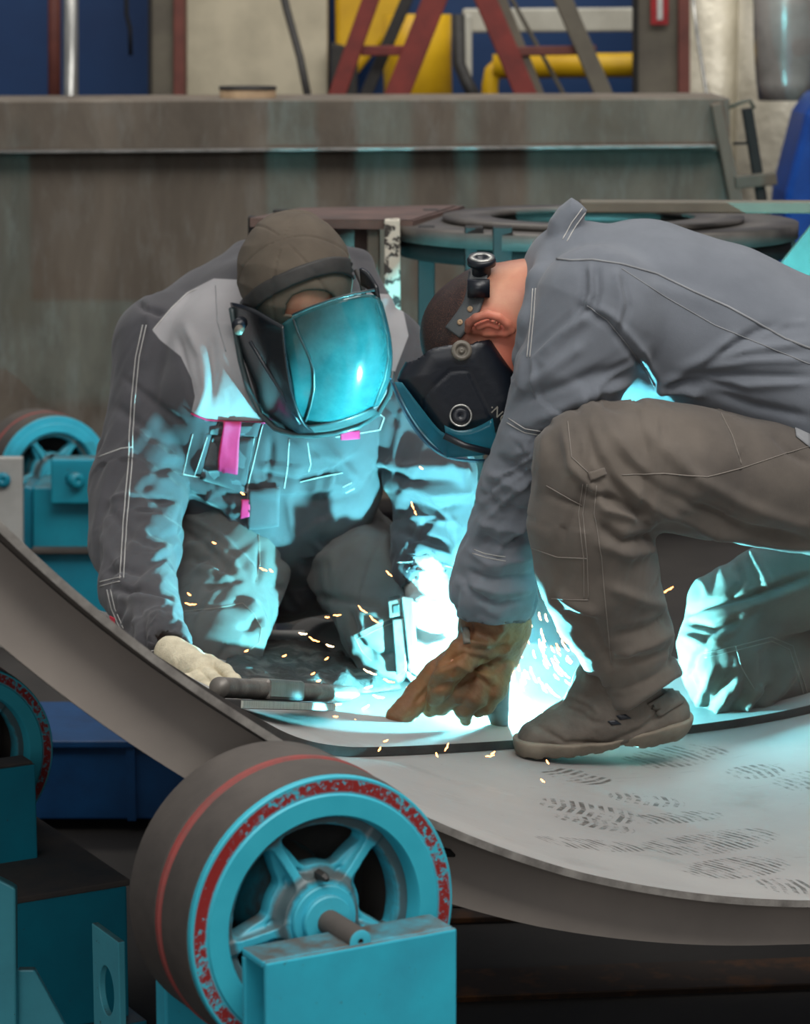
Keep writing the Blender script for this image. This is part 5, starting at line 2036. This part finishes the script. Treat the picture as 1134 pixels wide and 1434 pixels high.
MB().lathe([(.0001, -.03), (.015, -.03), (.016, .0), (.018, .004), (.0235, .006), (.0235, .014), (.021, .018), (.010, .018), (.009, .014), (.0001, .014)], 36).build('ratchet_knob', 'black', HR, True, frame(kx + np.array([0, 0, .006]), (1, 0, 0), (0, .96, .28), (0, -.28, .96)))
rk = MB().lathe([(.021, .0178), (.0215, .0195), (.011, .0195), (.0105, .0178)], 36).build('knob_top', 'galv', HR, True, frame(kx + np.array([0, 0, .006]), (1, 0, 0), (0, .96, .28), (0, -.28, .96)))
sp_ = U(670, 402, 4.535)
MB().box(-.018, .018, -.012, .012, -.016, .012).build('ratchet_box', 'black', HR, True, Matrix.Translation(sp_))

# ---- stitching on the crouching welder
bjr, btr = bvh_of(JR), bvh_of(TR)
thread('piping', bjr, [[(772, 362), (800, 365), (830, 364), (870, 370), (920, 384), (970, 408), (1020, 430), (1060, 452), (1100, 475), (1134, 488)]], 1.6, 'seam', PR, .0008)
thread('stitching', bjr, [[(815, 292), (800, 312), (788, 335)], [(819, 298), (806, 316), (794, 338)], [(746, 404), (744, 440), (738, 500)], [(750, 404), (748, 440), (742, 500)], [(712, 586), (735, 600), (765, 605)], [(710, 592), (735, 606), (762, 610)],
                          [(664, 770), (680, 776), (708, 780)], [(662, 775), (680, 781), (708, 786)]], .8, 'stitch', PR)
thread('dim_seam', bjr, [[(822, 428), (850, 448), (880, 485), (905, 520), (917, 542)], [(870, 376), (930, 415), (1000, 455), (1060, 480), (1134, 510)]], .9, 'seam', PR, .0003)
thread('trouser_stitching', btr, [[(870, 665), (930, 663), (990, 668), (1040, 655), (1100, 635), (1134, 625)], [(835, 680), (832, 720), (842, 780), (848, 850), (856, 930)], [(822, 678), (816, 720), (822, 780), (824, 838)], [(816, 678), (810, 720), (817, 780), (818, 838)],
                                   [(765, 680), (800, 700), (815, 708)], [(745, 768), (780, 780), (822, 782)], [(772, 838), (800, 840), (824, 840)], [(1005, 570), (1025, 610), (1038, 650)], [(795, 590), (800, 640), (830, 668)],
                                   [(985, 915), (1030, 905), (1080, 892), (1110, 905), (1120, 940), (1132, 975)], [(987, 921), (1030, 911), (1080, 898), (1105, 910), (1115, 940), (1126, 975)], [(1030, 905), (1038, 935), (1056, 965)]], .8, 'stitch_dim', PR)
badge('red_cuff_label', bjr, [(622, 790), (634, 786), (634, 812), (622, 815)], 'redtrim', PR, .002, .003, 5, 5)
badge('pocket_corner', btr, [(1112, 598), (1134, 604), (1134, 628), (1114, 612)], 'seam', PR, .001, .002, 4, 4)
badge('knee_tab', btr, [(822, 662), (845, 655), (848, 664), (826, 674)], 'trouser_r', PR, .002, .003, 4, 4)
# ================================================================== ARC, SPARKS, SMOKE
ARC = onshell(704, 1006, RS - STEP) + np.array([0, 0, .005])
e = empty('welding_arc', ARC, 'blinding cyan-white welding arc burning on the seam between glove and boot', 'welding arc')
P, F, N = mesh_sdf(lambda X: np.linalg.norm((X - ARC) * np.array([1, 1, .8]), axis=1) - .0062 + .0012 * np.sin(X[:, 0] * 900) * np.sin(X[:, 2] * 800), ARC - .012, ARC + .012, .0012)
link('arc_core', P, F, emit('arc_plasma', (.20, .87, 1.0), ARC_E), e, True)

t = NT('weld_smoke')
vs = t.n('ShaderNodeVolumePrincipled')
vs.inputs['Color'].default_value = (.9, .97, 1, 1)
tc = t.obj((1, 1, .7))
sp = t.n('ShaderNodeVectorMath', operation='LENGTH')
t.set(sp.inputs[0], t.n('ShaderNodeTexCoord').outputs['Object'])
fall = t.step(sp.outputs['Value'], 1.0, .1)
den = t.math('MULTIPLY', t.math('POWER', fall, 1.6), t.math('ADD', .35, t.math('MULTIPLY', t.step(t.noise(3.2, 4, .6, tc, .6), .38, .7), 1.3)))
t.set(vs.inputs['Density'], t.math('MULTIPLY', den, SMOKE))
t.t.links.new(vs.outputs[0], t.out.inputs['Volume'])
bm = MB()
n = 24
V, F = [], []
for j in range(13):
    ph = math.pi * j / 12
    for k in range(n):
        an = 2 * math.pi * k / n
        V.append((math.sin(ph) * math.cos(an), math.sin(ph) * math.sin(an), math.cos(ph)))
for j in range(12):
    for k in range(n):
        F.append((j * n + k, (j + 1) * n + k, (j + 1) * n + (k + 1) % n, j * n + (k + 1) % n))
sm = link('welding_smoke', V, F, t.m, None, True)
sm.matrix_world = Matrix.Translation(Vector(ARC) + Vector((.03, .02, .10))) @ Matrix.Diagonal((.30, .22, .20, 1))
tag(sm, 'thin glowing haze of welding fume around the arc', 'smoke', kind='stuff')

SPK = emit('hot_spark', (1.0, .36, .10), 9.0)
SPW = emit('white_hot_spark', (1.0, .62, .32), 14.0)


def spark_mesh(i, L, bend, mat):
    mb = MB()
    n = 7
    pts, rr = [], []
    for k in range(n):
        s = k / (n - 1)
        pts.append((L * (s - .5), bend * math.sin(s * math.pi) + .0006 * math.sin(k * 2.3 + i), 0))
        rr.append(.0013 * (math.sin(math.pi * (.12 + .8 * s)) ** .7))
    mb.tube(pts, rr, 6)
    o = link('spark', mb.V, mb.F, mat, None, True)
    return o


protos = [spark_mesh(0, .008, .0008, SPK), spark_mesh(1, .014, .001, SPK), spark_mesh(2, .020, .002, SPK), spark_mesh(3, .014, .001, SPW), spark_mesh(4, .024, .001, SPW)]
used = [False] * 5


def spark(x, y, Y, ang, kind, label, group):
    if not used[kind]:
        o = protos[kind]
        used[kind] = True
    else:
        o = protos[kind].copy()
        COL.objects.link(o)
    a = math.radians(ang)
    dx = np.array([math.cos(a), random.uniform(-.3, .3), -math.sin(a)])
    dx /= np.linalg.norm(dx)
    dy = np.cross([0, 1., 0], dx)
    dy /= np.linalg.norm(dy)
    o.matrix_world = frame(U(x, y, Y), dx, dy, np.cross(dx, dy))
    tag(o, label, 'spark', group)


SL = [(267, 845, 4.75, 5, 2), (265, 832, 4.78, 40, 0), (369, 797, 4.7, 25, 1), (380, 799, 4.7, 40, 0), (424, 887, 4.6, 8, 3), (440, 895, 4.6, 25, 2), (462, 904, 4.6, 14, 3),
      (458, 864, 4.65, 5, 0), (472, 861, 4.65, -5, 1), (457, 922, 4.6, -35, 0), (438, 943, 4.62, -30, 0), (446, 953, 4.62, -20, 0), (508, 853, 4.62, 40, 2), (524, 867, 4.62, 42, 2),
      (545, 803, 4.6, 42, 1), (578, 708, 4.6, 70, 1), (582, 718, 4.6, 72, 0), (590, 655, 4.6, 40, 0), (340, 691, 4.8, 35, 0), (300, 760, 4.8, 25, 0), (218, 885, 4.6, -8, 0),
      (518, 941, 4.6, 20, 4), (545, 953, 4.6, 22, 2), (516, 962, 4.6, -20, 3), (345, 911, 4.75, -25, 0), (512, 990, 4.58, -35, 3), (530, 975, 4.58, 12, 2), (470, 985, 4.55, 5, 2),
      (408, 1002, 4.4, 0, 2), (470, 1003, 4.42, 6, 0), (495, 1008, 4.45, -6, 0), (444, 1013, 4.42, -16, 0), (602, 831, 4.6, 65, 1), (574, 965, 4.6, 30, 1), (350, 959, 4.6, 0, 1),
      (398, 918, 4.65, -25, 0), (938, 824, 4.95, -30, 1), (931, 828, 4.95, -30, 1)]
for x, y, Y, a, k in SL:
    spark(x, y, Y, a, k, 'small orange spark flying before the capped welder, left of the leather glove', 'sparks left of the glove')
for x, y, Y, a, k in [(531, 1049, 4.1, -60, 0), (625, 1046, 4.1, -65, 1), (612, 1057, 4.05, 70, 0), (686, 1058, 4.1, -10, 1), (690, 1054, 4.1, -30, 0), (767, 1067, 4.1, 60, 0), (760, 1093, 4.0, 40, 0), (540, 1037, 4.2, -20, 0)]:
    spark(x, y, Y, a, k, 'small orange spark falling just in front of the weld seam', 'sparks before the seam')
rs = random.Random(11)
for i in range(72):
    a = rs.gauss(62, 16)
    d = abs(rs.gauss(85, 42)) + 25
    x = 716 + d * math.cos(math.radians(a)) * 1.15
    y = 1020 - d * math.sin(math.radians(a)) * 1.15
    if y < 862 or x < 716 or x > 838 - max(0, (905 - y)) * .3:
        continue
    spark(x, y, 4.62 + rs.uniform(-.04, .12), math.degrees(math.atan2(1020 - y, x - 716)) * -1 * -1, rs.choice([1, 2, 3, 3, 4, 4]), 'hot spark spraying up from the arc between glove and boot', 'sparks spraying from the arc')
for k, u in enumerate(used):
    if not u:
        bpy.data.objects.remove(protos[k])

# ================================================================== LIGHT
w = bpy.data.worlds.new('hall')
SC.world = w
w.use_nodes = True
nt = w.node_tree
nt.nodes.clear()
wo = nt.nodes.new('ShaderNodeOutputWorld')
bg = nt.nodes.new('ShaderNodeBackground')
tcn = nt.nodes.new('ShaderNodeTexCoord')
sx = nt.nodes.new('ShaderNodeSeparateXYZ')
mr = nt.nodes.new('ShaderNodeValToRGB')
nt.links.new(tcn.outputs['Generated'], sx.inputs[0])
mp_ = nt.nodes.new('ShaderNodeMapRange')
mp_.inputs[1].default_value = -1
mp_.inputs[2].default_value = 1
nt.links.new(sx.outputs[2], mp_.inputs[0])
nt.links.new(mp_.outputs[0], mr.inputs[0])
cr = mr.color_ramp
cr.elements[0].position = .42
cr.elements[0].color = (.025, .026, .028, 1)
cr.elements[1].position = .9
cr.elements[1].color = (.80, .80, .82, 1)
el = cr.elements.new(.55)
el.color = (.22, .22, .225, 1)
nt.links.new(mr.outputs[0], bg.inputs[0])
bg.inputs[1].default_value = WORLD
nt.links.new(bg.outputs[0], wo.inputs[0])


def hall_lamp(name, loc, target, size, power, col):
    l = bpy.data.lights.new(name, 'AREA')
    l.shape = 'RECTANGLE'
    l.size, l.size_y = size
    l.energy = power
    l.color = col
    o = bpy.data.objects.new(name, l)
    COL.objects.link(o)
    o.location = loc
    d = Vector(target) - Vector(loc)
    o.rotation_euler = d.to_track_quat('-Z', 'Y').to_euler()
    return o


hall_lamp('roof_light', (.6, .2, 6.5), (0.3, 4.8, .6), (4, 2.2), LAMP, (1, .97, .92))
hall_lamp('roof_light', (3.5, 2.5, 7), (1.0, 5.5, .6), (3, 2), LAMP * .55, (1, .97, .93))
hall_lamp('roof_light', (0, 9.2, 6.8), (0, 10.5, 1.0), (6, 1.6), LAMP * .75, (1, .95, .86))

hall_lamp('window_light', (-1.2, -5.5, 3.4), (0.2, 4.5, .7), (6, 2.2), FRONT, (1, .98, .96))

cam = bpy.data.cameras.new('camera')
cam.sensor_fit = 'VERTICAL'
cam.sensor_height = 36
cam.lens = 36 * FPX / 1434
cam.clip_start = .05
cam.dof.use_dof = True
cam.dof.focus_distance = 4.15
cam.dof.aperture_fstop = 8.0
co_ = bpy.data.objects.new('camera', cam)
COL.objects.link(co_)
co_.location = tuple(CAM)
co_.rotation_euler = (math.pi / 2 - TH, 0, 0)
SC.camera = co_
SC.view_settings.view_transform = 'Standard'
SC.view_settings.look = 'None'
SC.view_settings.gamma = 1
SC.view_settings.use_curve_mapping = False
SC.view_settings.exposure = 0
SC.cycles.use_denoising = True
SC.cycles.caustics_reflective = False
SC.cycles.caustics_refractive = False
SC.cycles.sample_clamp_indirect = 6
SC.cycles.max_bounces = 8
